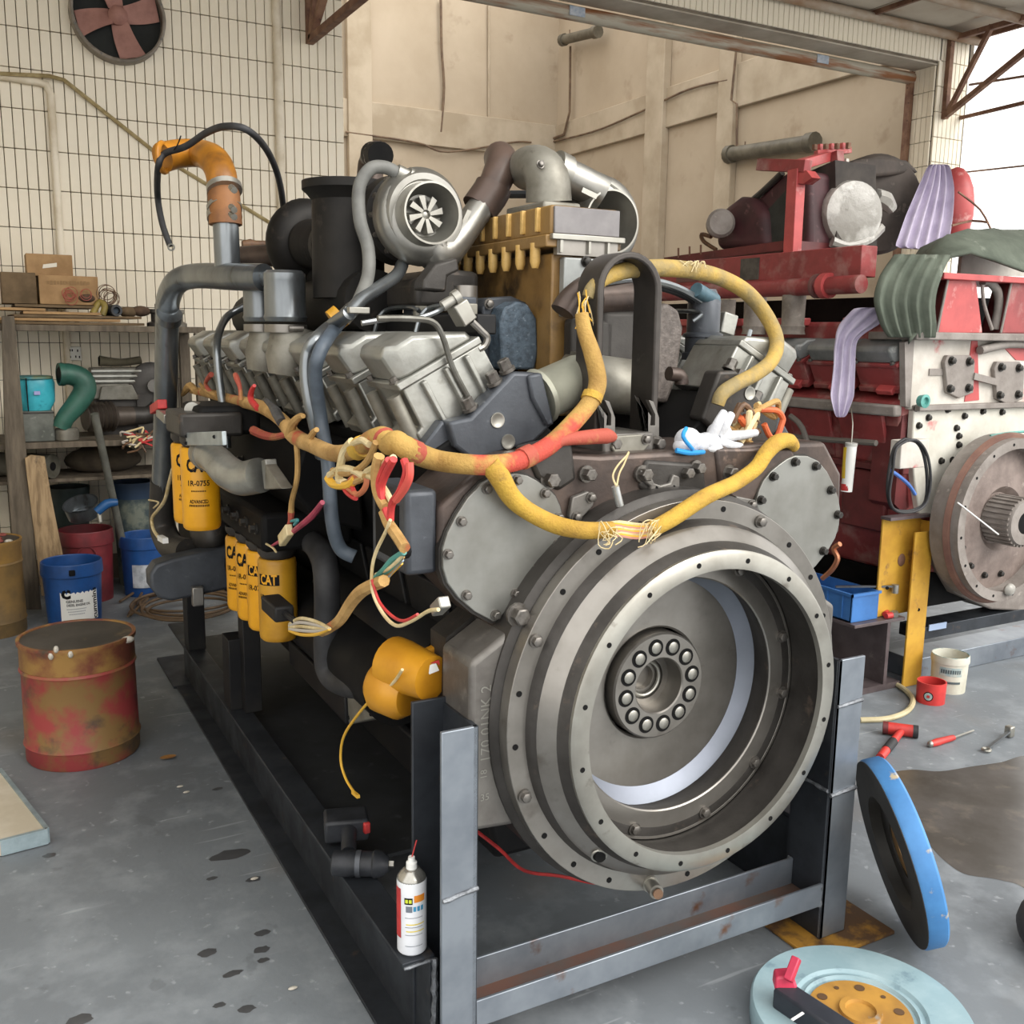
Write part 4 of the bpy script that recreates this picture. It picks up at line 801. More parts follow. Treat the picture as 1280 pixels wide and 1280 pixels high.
# short branches and loops on the left side
def br(pts, r_, mt, X=XL-.02, nm='branch', sm=5): part(nm, B().tube([W(x, y, X=X) for x, y in pts], r_, 8, sm), mt, wh_)
red_t = MATS['red_tape']
br([(245, 490), (238, 482), (232, 488), (228, 494)], [.011, .013, .012, .006], loom_t); br([(272, 495), (258, 488), (250, 480)], [.008, .008, .005], loom_t)
br([(268, 494), (260, 486), (257, 478), (264, 468)], [.006, .007, .006, .009], red_t)
br([(301, 500), (300, 485), (296, 473), (294, 468)], [.006, .006, .009, .007], red_t)
br([(322, 510), (314, 500), (314, 490), (318, 482)], [.009, .009, .008, .005], wire_r)
br([(362, 541), (345, 546), (330, 544), (317, 538)], [.008, .009, .012, .013], red_t)
br([(352, 528), (345, 515), (338, 506), (332, 500)], [.013, .014, .008, .006], M('dark_plug', '4b4a4a', '2e2d2d', rough=.5, sc=20))
br([(362, 545), (366, 530), (374, 521), (379, 520)], [.013, .011, .008, .006], loom_t)
br([(390, 556), (388, 548), (392, 540), (396, 537)], [.009, .008, .007, .006], loom_t)
br([(370, 548), (372, 575), (371, 600), (365, 625), (364, 640)], [.007, .007, .007, .007, .008], loom_t)
br([(364, 640), (363, 652), (358, 664), (350, 670)], [.009, .007, .007, .004], red_t, nm='plug_lead')
br([(362, 652), (372, 650), (368, 656)], .004, M('teal_wire', '3e8a8c', rough=.5), nm='plug_lead')
part('plug', B().bar(W(362, 662, X=XL-.03), W(352, 676, X=XL-.03), .018, .03), wire_w, wh_, bevel=.003)
br([(403, 628), (390, 645), (372, 660), (352, 675), (340, 682)], [.006, .008, .007, .005, .003], M('magenta_wire', 'a83d55', '8d3347', rough=.5, sc=20))
br([(345, 690), (340, 684), (325, 676), (322, 675)], .003, wire_w, nm='plug_lead')
# tangle of loops
for pts, r_, m_ in (([(440, 552), (430, 565), (425, 585), (424, 600), (430, 603)], .009, wire_w), ([(470, 553), (462, 572), (450, 585), (432, 592), (416, 588)], .007, loom_t), ([(410, 598), (418, 606), (436, 606), (445, 598)], .009, wire_y), ([(430, 605), (450, 600), (460, 593)], .007, loom_t),
    ([(435, 610), (447, 618), (456, 610), (458, 598), (450, 594), (438, 600), (436, 612)], .006, M('salmon_wire', 'c2754d', 'a95f40', rough=.6, sc=20)), ([(412, 594), (426, 586), (442, 588), (456, 596)], .008, wire_w), ([(425, 600), (433, 615), (445, 623), (440, 608)], .005, wire_r), ([(460, 595), (470, 600), (480, 610), (490, 628)], .006, wire_w), ([(458, 590), (470, 583), (485, 577), (492, 572)], .007, wire_w), ([(440, 556), (452, 550), (462, 556)], .007, wire_w)):
    br(pts, r_, m_, X=-.69, nm='loose_wire')
for k, (pts, m_) in enumerate((([(486, 575), (478, 590), (474, 605), (478, 625), (483, 645)], wire_r), ([(492, 574), (480, 598), (477, 615), (482, 640), (487, 655)], wire_r), ([(505, 575), (508, 590), (500, 615), (490, 630), (488, 650)], wire_r), ([(512, 578), (512, 595), (506, 610), (495, 625)], M('red_wire_b', 'd2554a', rough=.5)), ([(474, 570), (470, 590), (472, 615), (482, 635)], loom_t), ([(480, 640), (486, 655), (495, 668), (506, 685)], loom_t))):
    br(pts, .0075 if k < 4 else .011, m_, X=-.70, nm='loose_wire')
br([(488, 650), (482, 665), (470, 690), (465, 712), (466, 740), (478, 766), (495, 782), (515, 776), (535, 764), (548, 762)], .0035, wire_w, X=-.71, nm='loose_wire'); br([(465, 725), (474, 752), (490, 770), (505, 776), (522, 768)], .003, wire_r, X=-.712, nm='loose_wire')
part('plug', B().bar(W(545, 763, X=-.66), W(556, 752, X=-.66), .022, .022), mach, wh_, bevel=.003)
br([(505, 690), (490, 700), (480, 712), (470, 722)], .006, M('teal_wire2', '4c8f86', rough=.5), X=-.69, nm='loose_wire')
for k in range(5): br([(506-k, 688+k*4), (498-k*3, 700+k*5), (484, 712+k*3), (470, 718+k*2)], .0035, (wire_w, MATS['teal_wire2'], loom_t, M('blue_wire', '8fa3b0', rough=.5), wire_y)[k], X=-.69+k*.004, nm='loose_wire')
part('plug', B().cyl(W(497, 690, X=-.68), W(507, 688, X=-.66), .016, n=12), ink, wh_)
br([(480, 726), (455, 737), (440, 752), (425, 775), (412, 785), (402, 790)], [.012, .014, .013, .012, .012, .011], loom_t, X=-.70, nm='sleeve')
for k in range(5): br([(412, 786), (395, 777+k*4), (375, 773+k*5), (362, 780+k*2)], .0042, (wire_w, M('grey_wire', 'b9b2a8', rough=.5), wire_w, MATS['grey_wire'], wire_y)[k], X=-.715, nm='loose_wire')
pk = part('plug', B().bar(W(338, 752, X=-.72), W(356, 768, X=-.72), .05, .04), black, wh_, bevel=.006); part('plug_tail', B().cyl(W(354, 764, X=-.72), W(368, 776, X=-.715), .008, n=8), black, pk)
# far left plug and dangling lead
part('plug', B().bar(W(193, 512, X=-.82), W(203, 505, X=-.82), .03, .03), wire_r, wh_, bevel=.003); part('plug', B().bar(W(200, 515, X=-.82), W(210, 524, X=-.82), .026, .03), mach, wh_, bevel=.003)
br([(216, 586), (211, 605), (206, 625), (197, 638), (190, 648), (192, 662), (200, 674)], .006, wire_w, X=-.82, nm='loose_wire'); br([(186, 625), (198, 628), (192, 635)], .003, wire_w, X=-.83, nm='loose_wire'); part('plug', B().bar(W(200, 672, X=-.82), W(207, 676, X=-.82), .018, .018), ink_w, wh_)
br([(470, 858+10), (450, 890), (430, 920), (426, 950), (433, 975), (447, 996)], .0035, wire_y, X=-.60, nm='loose_wire'); br([(503, 837), (490, 855), (470, 868)], .0035, wire_w, X=-.60, nm='loose_wire')
part('plug', B().bar(W(441, 990, X=-.60), W(448, 996, X=-.60), .008, .008), wire_y, wh_)
# nest of wires by the right bank
for k in range(9):
    c = W(940+rnd.uniform(-18, 14), 525+rnd.uniform(-16, 16), Y=.27+rnd.uniform(-.02, .02)); part('loose_wire', B().tube([c+V((rnd.uniform(-.05, .05), rnd.uniform(-.02, .02), rnd.uniform(-.045, .045))) for _ in range(5)], .0075, 7, 5), (loom_t, M('orange_wire', 'd0683a', 'b5542e', rough=.6, sc=20), wire_w, wire_k)[k % 4], wh_)
part('loose_wire', B().tube(WP([(955, 530), (962, 545), (970, 548), (977, 530), (978, 522), (970, 513), (950, 512)], Y=.25), .0075, 8, 5), MATS['orange_wire'], wh_)
# red wire trailing on the stand below the flywheel
one('loose_cable', B().tube([W(597, 1040, Y=.3), W(625, 1062, Y=.32), W(655, 1088, Y=.36), W(700, 1095, Y=.4), W(745, 1104, Y=.42), W(772, 1103, Y=.45)], .0045, 6, 5), wire_r, 'thin red wire hanging below the grey flywheel housing', 'wire')
# ================================================================ WORK GLOVES on the housing
gl_w = M('glove_cotton', 'd2d3d6', 'bcbec4', rough=.9, sc=30, bump=.3, bsc=90); gl_b = M('glove_cuff', '2e8fd0', '2b7fbd', rough=.9, sc=30)
gt = thing('work_glove', 'crumpled white cotton glove with blue cuff edge lying on the housing', 'glove', W(890, 565, Y=.25))
Yg = .24
gb = B(); gb.ball(W(884, 553, Y=Yg), (.036, .03, .024), 16, 10); gb.ball(W(872, 554, Y=Yg), (.03, .03, .024), 16, 10); gb.ball(W(899, 541, Y=Yg+.01), (.03, .03, .026), 16, 10); gb.ball(W(890, 560, Y=Yg-.012), (.03, .02, .012), 14, 8); part('palm', gb, gl_w, gt)
for (a, b_, c_, r_) in (((898, 545), (925, 544), (945, 541), .0115), ((896, 551), (912, 556), (926, 558), .011), ((900, 542), (908, 528), (914, 518), .012), ((890, 545), (898, 528), (905, 515), .0115), ((880, 560), (898, 563), (912, 562), .0105)):
    part('finger', B().tube([W(*a, Y=Yg-.005), W(*b_, Y=Yg-.018), W(*c_, Y=Yg-.012)], [r_*1.2, r_, r_*.8], 10, 5), gl_w, gt)
part('cuff', B().ball(W(860, 551, Y=Yg-.004), (.032, .032, .031), 16, 10).ball(W(853, 558, Y=Yg-.008), (.02, .026, .018), 14, 8), gl_w, gt)
part('cuff_edge', B().tube([W(845, 563, Y=Yg-.03), W(862, 566, Y=Yg-.036), W(880, 565, Y=Yg-.03)], [.006, .0065, .005], 8, 4), gl_b, gt)
part('cuff_edge', B().tube([W(858, 535, Y=Yg-.028), W(854, 546, Y=Yg-.04), W(866, 562, Y=Yg-.04)], [.0045, .005, .0045], 8, 4), gl_b, gt)
# ================================================================ SPRAY CAN and IMPACT WRENCH on the rail
ZR = .263
sc0 = W(515, 1185, Z=ZR); rc = .032
can = thing('spray_can', 'white aerosol can with red side stripe standing on the stand rail', 'spray can', sc0)
hz_ = W(515, 1108, D=(sc0-CAM).dot(CF)).z-sc0.z; hz_ = .165
part('can_body', B().lathe(sc0, (0, 0, 1), [(0, rc*.9), (.004, rc), (hz_, rc), (hz_+.004, rc*.97)], 36), M('can_white', 'e2e4e8', 'd3d6dc', rough=.3, sc=8), can)
part('can_shoulder', B().lathe(sc0+V((0, 0, hz_)), (0, 0, 1), [(0, rc*.98), (.006, rc*.98), (.012, rc*.86), (.022, rc*.6), (.025, rc*.42)], 32), M('tin', 'b9b7b0', 'a5a39c', rough=.25, metal=.8, sc=10), can)
part('nozzle', B().lathe(sc0+V((0, 0, hz_+.024)), (0, 0, 1), [(0, rc*.38), (.014, rc*.36), (.016, rc*.25), (.026, rc*.22)], 18), ink_w, can)
part('straw', B().tube([sc0+V((0, 0, hz_+.045)), sc0+V((.012, 0, hz_+.085))], .0015, 6, 1), wire_r, can)
fa = math.atan2(CAM.y-sc0.y, CAM.x-sc0.x)
part('red_stripe', cyl_patch(sc0, rc+.0006, fa-1.25, .03, .04, .155), wire_r, can)
part('label_block', cyl_patch(sc0, rc+.0008, fa-.22, .018, .122, .137), ink, can); bars(sc0, rc+.0012, fa-.22, .016, .1255, 2, .008, .75, M('lime_print', 'c8d43a', rough=.5), can)
part('label_block', cyl_patch(sc0, rc+.0008, fa+.55, .026, .126, .142), M('orange_print', 'e08a2a', rough=.5), can); part('label_block', cyl_patch(sc0, rc+.0008, fa-.18, .014, .104, .118), M('grey_print', '6f7680', rough=.5), can)
bars(sc0, rc+.0012, fa+.45, .026, .106, 3, .011, .7, M('blue_print', '3a8fb8', rough=.5), can)
for z in (.074, .058): part('label_print', cyl_patch(sc0, rc+.0007, fa+.25, .042, z, z+.0025), M('yellow_print', 'dcc84a', rough=.5), can)
for z in (.09, .068, .05, .024): part('label_print', cyl_patch(sc0, rc+.0007, fa+.15, .04, z, z+.0012), MATS['grey_print'], can)
tool_b = M('tool_black', '26282c', '34363b', rough=.45, sc=20, spec=.4); tool_g = M('tool_grey', '55585e', '45484d', rough=.4, metal=.4, sc=20)
im = thing('impact_wrench', 'black cordless impact wrench with red battery clip lying on the rail', 'impact wrench', W(440, 1090, Z=ZR))
zi = ZR+.032
a0, a1 = W(415, 1079, Z=zi), W(472, 1080, Z=zi); dm = (a1-a0).normalized()
part('motor_housing', B().lathe(a0, a1-a0, [(0, .022), (.004, .03), (.05, .032), (.055, .03), (.1, .03), (.105, .034), (.125, .03), (.14, .018)], 24), tool_b, im)
part('anvil', B().lathe(a1+dm*.0, a1-a0, [(-.01, .012), (.012, .012), (.012, .009), (.04, .009)], 4), mach, im)
h0, h1 = W(436, 1066, Z=zi), W(436, 1038, Z=zi+.012)
part('handle', B().tube([h0, (h0+h1)/2+V((0, 0, .004)), h1], [.02, .019, .022], 12, 4), tool_b, im)
bt_ = part('battery', B().bar(W(405, 1033, Z=zi+.012), W(460, 1028, Z=zi+.012), .085, .06), tool_b, im, bevel=.008)
part('battery_clip', B().bar(W(453, 1034, Z=zi+.02), W(461, 1032, Z=zi+.02), .03, .03), wire_r, bt_, bevel=.004)
part('band', B().lathe(a0+dm*.06, a1-a0, [(0, .0325), (.012, .0325)], 24), tool_g, im)
# ================================================================ SHELF against the tiled wall
wood_d = M('grimy_wood', '6a5f50', '4d4438', rough=.75, sc=4, stretch=(6, 6, .8), bump=.1, bsc=30); wood_l = M('bare_plank', 'a98f6b', '7d6648', rough=.7, sc=5, stretch=(6, 6, .6), c3='3d342a', sc3=4, lo3=.6, hi3=.72)
card = M('cardboard', 'a5845c', '8d6e4a', rough=.85, sc=6); card_d = M('dirty_cardboard', '6d5a42', '54442f', rough=.9, sc=7)
ZU, ZL_ = 1.60, .955
sh = thing('storage_shelf', 'worn wooden workshop shelf standing against the tiled wall', 'shelf', (-.75, 4.75, 0))
part('shelf_board', B().bb(-1.75, -.12, 4.5, 5.07, ZU-.035, ZU), wood_d, sh, bevel=.004); part('shelf_board', B().bb(-1.75, -.12, 4.5, 5.07, ZL_-.035, ZL_), wood_d, sh, bevel=.004)
zk3 = W(66, 583, Y=4.62).z-.071; part('shelf_board', B().bb(-1.75, -.185, 4.6, 5.05, zk3-.02, zk3), wood_d, sh, bevel=.003)
part('shelf_post', B().prism([W(2, 395, Y=4.44), W(18, 395, Y=4.44), W(36, 600, Y=4.44), W(52, 762, Y=4.44), W(22, 762, Y=4.44), W(6, 560, Y=4.44)], (0, .05, 0)), wood_d, sh, bevel=.004)
part('shelf_post', B().bb(-.18, -.12, 4.5, 4.56, 0, ZU-.036), wood_d, sh); part('shelf_post', B().bb(-.18, -.12, 5.0, 5.06, 0, ZU-.036), wood_d, sh); part('shelf_post', B().bb(-1.75, -1.69, 4.5, 4.56, 0, ZU-.036), wood_d, sh)
# --- top shelf
def carton(x0, x1, y0, y1, Y, d, mt, label, z=None, flap=None, hole=False, skew=0):
    a, b_ = W(x0, y1, Y=Y), W(x1, y0, Y=Y); zb = a.z if z is None else z
    t = thing('cardboard_box', label, 'box', ((a.x+b_.x)/2, Y+d/2, zb))
    part('box_body', B().bb(a.x, b_.x, Y, Y+d, zb, b_.z), mt, t, bevel=.003)
    if flap: part('box_flap', B().prism([V((a.x, Y+.01, b_.z)), V((b_.x, Y+.01, b_.z)), V((b_.x-.015, Y-.02, b_.z+flap)), V((a.x+.01, Y-.02, b_.z+flap*.85))], (0, .006, 0)), mt, t)
    if hole: part('hand_hole', B().prism([W((x0+x1)/2-9, (y0+y1)/2+3, Y=Y-.001), W((x0+x1)/2+9, (y0+y1)/2+1, Y=Y-.001), W((x0+x1)/2+9, (y0+y1)/2-4, Y=Y-.001), W((x0+x1)/2-8, (y0+y1)/2-2, Y=Y-.001)], (0, -.002, 0)), M('hole_pale', 'd8d2c4', rough=.8), t)
    return t
zk = W(86, 381, Y=4.6).z
rnd = random.Random(11)
for k in range(6):
    a, b_ = W((-14, -12, 16, 30, -14, 20)[k], 400, Y=4.53), W((180, 150, 176, 128, 58, 120)[k], 400, Y=4.53); th = (zk-ZU)/6; zz = ZU+.001+k*th
    bb_ = B().bb(a.x, b_.x, 4.515+.008*k, 4.95, zz, zz+th*.75); cc_ = V(((a.x+b_.x)/2, 4.7, zz)); rot = Matrix.Rotation(rnd.uniform(-.05, .05), 3, 'Z')
    bb_.v = [cc_+rot @ (v-cc_)+V((0, 0, .1*th*math.sin(v.x*9))) for v in bb_.v]
    one('cardboard_sheet', bb_, (card_d, card, card_d, card, card, card_d)[k], ['flat dirty cardboard sheet lying directly on the upper shelf board', 'long tan cardboard sheet second from the shelf board in the pile', 'dark cardboard sheet in the middle of the flattened pile', 'short tan cardboard sheet in the flattened pile under the boxes', 'pale cardboard sheet beside the shelf post on the flattened pile', 'topmost dark cardboard sheet under the long tan box'][k], 'cardboard')
c2 = carton(50, 122, 346, 380, 4.6, .26, card, 'long tan cardboard box with faded printing on the upper shelf', z=zk)
fpm = M('faded_print', '8a6d4a', rough=.9)
for k in range(13): cq = W(60+k*4.2, 353+k*.1, Y=4.5985); part('print', B().box(cq, (.013, .002, .022 if k % 3 else .016)), fpm, c2)
c1 = carton(34, 90, 319, 346, 4.66, .16, card, 'brown open carton with a hand hole lying on the tan box', z=W(86, 346, Y=4.6).z+.001, hole=True)
carton(2, 44, 341, 362, 4.58, .2, card_d, 'dark grimy carton beside the long tan box', z=zk)
carton(18, 49, 362, 374, 4.56, .2, M('pale_carton', 'a99a80', '8f8068', rough=.9, sc=6), 'small flat pale carton under the grimy carton', z=zk) if False else None
rnd = random.Random(11)
wc = thing('wire_coil', 'tangled coil of thin brown wire on the upper shelf', 'wire coil', W(135, 385, Y=4.62))
for k in range(9):
    c = W(135+rnd.uniform(-4, 5), 370+rnd.uniform(-5, 5), Y=4.6+rnd.uniform(0, .05)); part('wire_turn', B().torus(c, (rnd.uniform(-.5, .5), 1, rnd.uniform(-.5, .5)), rnd.uniform(.035, .055), .0022, 20, 5), wire_k, wc)
wc = thing('wire_coil', 'loose red wire loops hanging over the tan box', 'wire coil', W(98, 378, Y=4.57))
for k in range(8):
    c = W(94+rnd.uniform(-12, 14), 369+rnd.uniform(-4, 5), Y=4.575); part('wire_turn', B().torus(c, (rnd.uniform(-.3, .3), 1, rnd.uniform(-.3, .3)), rnd.uniform(.02, .035), .0018, 18, 5), M('dull_red_wire', '9c4a3e', rough=.6), wc)
one('hose_piece', B().tube([W(116, 392, Y=4.56), W(124, 378, Y=4.58), W(131, 383, Y=4.56), W(128, 394, Y=4.55)], .018, 10, 5), M('olive_hose', '8e7c3a', '6b5d2c', rough=.6, sc=10), 'bent olive hose piece on the upper shelf', 'hose')
t = thing('rubber_tube', 'short black rubber tube lying end-on on the upper shelf', 'tube', W(143, 398, Y=4.56)); cc = W(146, 388, Y=4.53)
part('tube_wall', B().lathe(cc, V((-.25, 1, 0)), [(0, .02), (0, .032), (.15, .032), (.15, .02)], 20, False, True), black_g, t); part('tube_core', B().cyl(cc+V((0, .03, 0)), cc+V((0, .04, 0)), .021, n=16), M('tube_blue', '2f3e4c', rough=.5), t)
for k, (x, y, r_) in enumerate(((160, 390, .05), (176, 389, .05), (108, 373, .045))):
    c = W(x, y, Y=4.62); one('rag_bundle', B().ball(c, (r_*1.2, r_, r_*.62), 12, 7), (card_d, M('brown_rag', '5a4636', '453529', rough=.95, sc=14), MATS.get('brown_rag') or card_d)[k], ['greasy brown bundle near the rubber tube', 'dark brown rag lump at the end of the upper shelf', 'dark rag lump in front of the long tan box'][k], 'rag', sub=1)
for k, (x, y, w_) in enumerate(((196, 384, .06), (222, 391, .05))):
    c = W(x, y, Y=4.62); t = thing('engine_part', ['dark small casting standing on the shelf behind the long pipe', 'pale metal fitting lying at the shelf end'][k], 'engine part', (c.x, 4.62, ZU))
    part('casting', B().lathe((c.x, 4.62, ZU), (0, 0, 1), [(0, w_), (.02, w_), (.03, w_*.6), (.07, w_*.6), (.08, w_*.8), (.1, w_*.8)], 14), iron_d if k == 0 else alu_d, t); part('stud', B().cyl((c.x, 4.62, ZU+.1), (c.x, 4.62, ZU+.13), .012, n=8), bolt_m, t)
# --- lower shelf
teal = M('teal_plastic', '2f9fb0', '47b7c6', rough=.35, sc=6, c3='1f6d84', sc3=8)
a = W(47, 548, Y=4.62); zl = ZL_+.001
g_ = thing('grey_canister', 'dirty grey square canister on the lower shelf under the teal tub', 'canister', (a.x, 4.62, zl)); zc1 = W(47, 513, Y=4.62).z
part('canister_body', B().bb(a.x-.085, a.x+.085, 4.54, 4.72, zl, zc1), M('stained_grey', '6d6f68', '4f524c', rough=.7, sc=7, c3='82847c', sc3=15), g_, bevel=.006); part('canister_rim', B().bb(a.x-.088, a.x+.088, 4.537, 4.723, zc1-.012, zc1-.004), iron_d, g_)
tt = thing('teal_tub', 'bright teal plastic tub on top of the grey canister', 'tub', (a.x, 4.64, zc1)); zt2 = W(47, 472, Y=4.62).z
part('tub_body', B().loft([[V((a.x+math.cos(i*math.pi/12)*r_, 4.64+math.sin(i*math.pi/12)*r_*.8, z)) for i in range(24)] for z, r_ in ((zc1+.001, .08), (zc1+.05, .105), (zt2-.03, .11), (zt2, .10))]), teal, tt); part('tub_lid', B().lathe((a.x, 4.64, zt2-.005), (0, 0, 1), [(0, .102), (.012, .102), (.016, .09)], 24), M('teal_lid', '2a8390', '6d7a5a', rough=.4, sc=8), tt); part('tub_strap', B().box((a.x-.04, 4.55, (zc1+zt2)/2), (.006, .01, zt2-zc1)), ink, tt)
part('tub_label', B().box((a.x+.01, 4.548, (zc1+zt2)/2+.01), (.03, .012, .02)), M('lilac_label', '9f9fce', rough=.6), tt)
gh = thing('green_hose_elbow', 'large green rubber elbow hose on the lower shelf', 'hose', W(95, 530, Y=4.62)); gm = M('green_rubber', '2f5e50', '234a3f', rough=.5, sc=8)
hp = [W(74, 468, Y=4.57), W(88, 468, Y=4.58), W(102, 474, Y=4.58), W(106, 488, Y=4.58), W(96, 505, Y=4.57), W(82, 522, Y=4.56), W(76, 535, Y=4.56)]
part('hose_body', B().tube(hp, [.06, .06, .062, .062, .058, .05, .048], 20, 6), gm, gh); part('hose_mouth', B().lathe(hp[0]+(hp[0]-hp[1]).normalized()*.004, hp[1]-hp[0], [(0, .05), (0, .063), (.02, .065), (.03, .063)], 24, False), gm, gh); part('hose_bore', B().cyl(hp[0]+(hp[0]-hp[1]).normalized()*.002, hp[0], .05, n=20), void, gh)
t = thing('pressure_gauge_cap', 'round knurled metal cap on the lower shelf', 'cap', W(84, 547, Y=4.56)); c = W(84, 548, Y=4.58); part('cap_body', B().lathe((c.x, 4.58, zl), (0, 0, 1), [(0, .06), (.005, .065), (.06, .065), (.07, .055)], 24), alu_d, t); part('cap_knob', B().cyl((c.x, 4.58, zl+.07), (c.x, 4.58, zl+.09), .012, n=10), mach, t)
t = thing('bellows_pipe', 'rusty bellows pipe lying on the lower shelf', 'pipe', W(120, 548, Y=4.7)); c = W(106, 522, Y=4.72); bel = M('bellows_steel', '5b524a', '473f38', rough=.5, metal=.4, sc=8)
part('bellows', B().lathe(c, V((1, .25, 0)), [(0, .075)]+[(.012+.013*i, .09 if i % 2 else .068) for i in range(12)]+[(.18, .06), (.28, .055)], 28), bel, t); part('pipe_end', B().tube([c+V((.27, .07, 0)), c+V((.36, .09, .0)), c+V((.42, .08, .03))], [.055, .055, .06], 16, 4), iron_d, t)
t = thing('ribbed_housing', 'silver ribbed alloy housing on the lower shelf', 'engine part', W(148, 505, Y=4.75)); a, b_ = W(116, 500, Y=4.82), W(176, 460, Y=4.82)
part('housing_body', B().bb(a.x, b_.x, 4.82, 5.0, a.z, b_.z), alu_d, t, bevel=.012, seg=3)
for k in range(3): part('housing_rib', B().tube([(a.x, 4.815, b_.z-.02-k*.03), (b_.x, 4.815, b_.z-.02-k*.03)], .012, 8, 1), alu, t)
part('housing_facet', B().prism([V((a.x+.03, 4.79, a.z)), V((b_.x-.02, 4.79, a.z)), V((b_.x-.06, 4.78, a.z+.09)), V((a.x+.05, 4.785, a.z+.08))], (0, .03, 0)), alu_d, t, bevel=.004)
part('housing_foot', B().bb(a.x+.01, b_.x-.01, 4.83, 4.99, zl, a.z+.01), iron_d, t)
t = thing('canvas_roll', 'rolled dark canvas lying on the ribbed housing', 'roll', W(145, 455, Y=4.8)); p, q = W(124, 451, Y=4.9), W(176, 450, Y=4.92); part('roll_body', B().tube([p, (p+q)/2+V((0, 0, -.012)), q], [.032, .022, .024], 12, 4), M('olive_canvas', '5a5443', '453f31', rough=.9, sc=12), t); part('roll_end', B().cyl(p+V((-.004, 0, 0)), p, .024, n=12), void, t)
t = thing('wheel_casting', 'dark round casting leaning at the back of the lower shelf', 'engine part', W(192, 540, Y=4.8)); c = W(192, 482, Y=4.8); part('disc', B().lathe(c, (0, 1, 0), [(0, .03), (0, .1), (.02, .14), (.08, .14), (.1, .1)], 32), iron_d, t); part('boss', B().cyl(c+V((0, -.03, 0)), c, .04, n=18), iron, t); part('foot', B().bb(c.x-.1, c.x+.1, 4.8, 4.9, zl, c.z-.05), iron_d, t)
t = thing('wire_tangle', 'tangle of cut wire ends and rags hanging over the lower shelf edge', 'wire', W(172, 548, Y=4.5))
for k in range(12):
    c = W(172+rnd.uniform(-14, 14), 546+rnd.uniform(-12, 16), Y=4.49); part('wire_end', B().tube([c+V((rnd.uniform(-.06, .06), rnd.uniform(-.02, .02), rnd.uniform(-.04, .04))) for _ in range(4)], .006, 6, 4), (wire_w, wire_r, M('grey_wire_b', 'b7ada2', rough=.6), wire_k)[k % 4], t)
# --- below the shelf
def pail(name, c, r0, r1, h, mt, label, cat, rim=None, inner=None, grp=None):
    t = thing(name, label, cat, c, grp); c = V(c)
    part('pail_wall', B().lathe(c, (0, 0, 1), [(0, r0*.97), (0, r0), (h*.8, r0+(r1-r0)*.8), (h*.81, r1*1.035), (h*.86, r1*1.04), (h, r1*1.02), (h, r1*.95), (h*.3, r0*.94)], 40), mt, t)
    part('pail_rim', B().torus(c+V((0, 0, h)), (0, 0, 1), r1*.985, r1*.03, 40, 8), rim or mt, t)
    if inner: part('pail_fill', B().cyl(c+V((0, 0, h*.4)), c+V((0, 0, h*.42)), r1*.93, n=32), inner, t)
    return t
blue = M('blue_plastic', '1f4f8f', '193f75', rough=.4, sc=6)
bc = W(97, 785, Z=0)+V((0, .13, 0)); bk = pail('oil_bucket', bc, .135, .152, .345, blue, 'blue oil bucket with a white printed label standing by the shelf', 'bucket', inner=void); fb_ = camface(bc)
lf_ = fb_+.22
part('pail_label', cyl_patch(bc, .1445, lf_, .2, .04, .228, 14), ink_w, bk)
part('label_print', text_mesh('GENUINE', .02, on_cyl(bc+V((0, 0, .15)), .1452, lf_-.2), .0005), ink, bk); part('label_print', text_mesh('DIESEL ENGINE OIL', .018, on_cyl(bc+V((0, 0, .13)), .1452, lf_-.06), .0005, .12), ink, bk)
for k in range(3): bars(bc, .1452, lf_-.14, .1-.01*k, .106-k*.014, 14-k, .005, .6, M('grey_text', '8a8f98', rough=.6), bk)
part('label_print', text_mesh('cummins', .042, (lambda u, v: on_cyl(bc+V((0, 0, .125+u)), .1453, lf_+.56)(-v, 0)), .0012, .17), ink, bk)
part('label_logo', text_mesh('C', .062, on_cyl(bc+V((0, 0, .188)), .1453, lf_-.48), .005), ink, bk)
part('bail_lug', B().box(bc+V((math.cos(fb_)*.16, math.sin(fb_)*.16, .31)), (.03, .02, .03)), ink, bk, bevel=.004)
p, q = W(52, 722, D=(bc-CAM).dot(CF)-.05), W(58, 715, D=(bc-CAM).dot(CF)-.05); part('bail_end', B().tube([p, q], .006, 6, 1), mach, bk)
b2 = V((W(182, 690, Y=4.66).x, 4.66, 0)); b2k = pail('oil_bucket', b2, .13, .145, .36, blue, 'blue oil bucket with a torn label standing under the shelf', 'bucket', inner=void); part('pail_label', cyl_patch(b2, .14, camface(b2), .17, .06, .2), M('torn_label', 'c9cdd2', '8e949c', rough=.7, sc=12), b2k)
r_m = M('grimy_red_plastic', '7d2a30', '5c2226', rough=.5, sc=6)
r1_ = V((W(108, 690, Y=4.66).x, 4.66, 0)); rk = pail('red_bucket', r1_, .135, .15, .42, r_m, 'grimy red bucket under the shelf behind the blue bucket', 'bucket', inner=void)
part('moulded_ring', B().torus(r1_+V((math.cos(camface(r1_))*.145, math.sin(camface(r1_))*.145, .29)), (math.cos(camface(r1_)), math.sin(camface(r1_)), 0), .05, .005, 24, 6), r_m, rk)
t = thing('steel_pot', 'dented steel pot tilted in the red bucket', 'pot', W(102, 650, Y=4.65)); c = W(104, 640, Y=4.64); part('pot_wall', B().lathe(c, V((-.25, -.35, .9)), [(-.02, .02), (-.02, .09), (.06, .095), (.062, .1), (.058, .09), (-.01, .085)], 32, False), steel_p, t); part('pot_floor', B().cyl(c+V((.005, .007, -.015)), c+V((.004, .006, -.01)), .088, n=28), void, t)
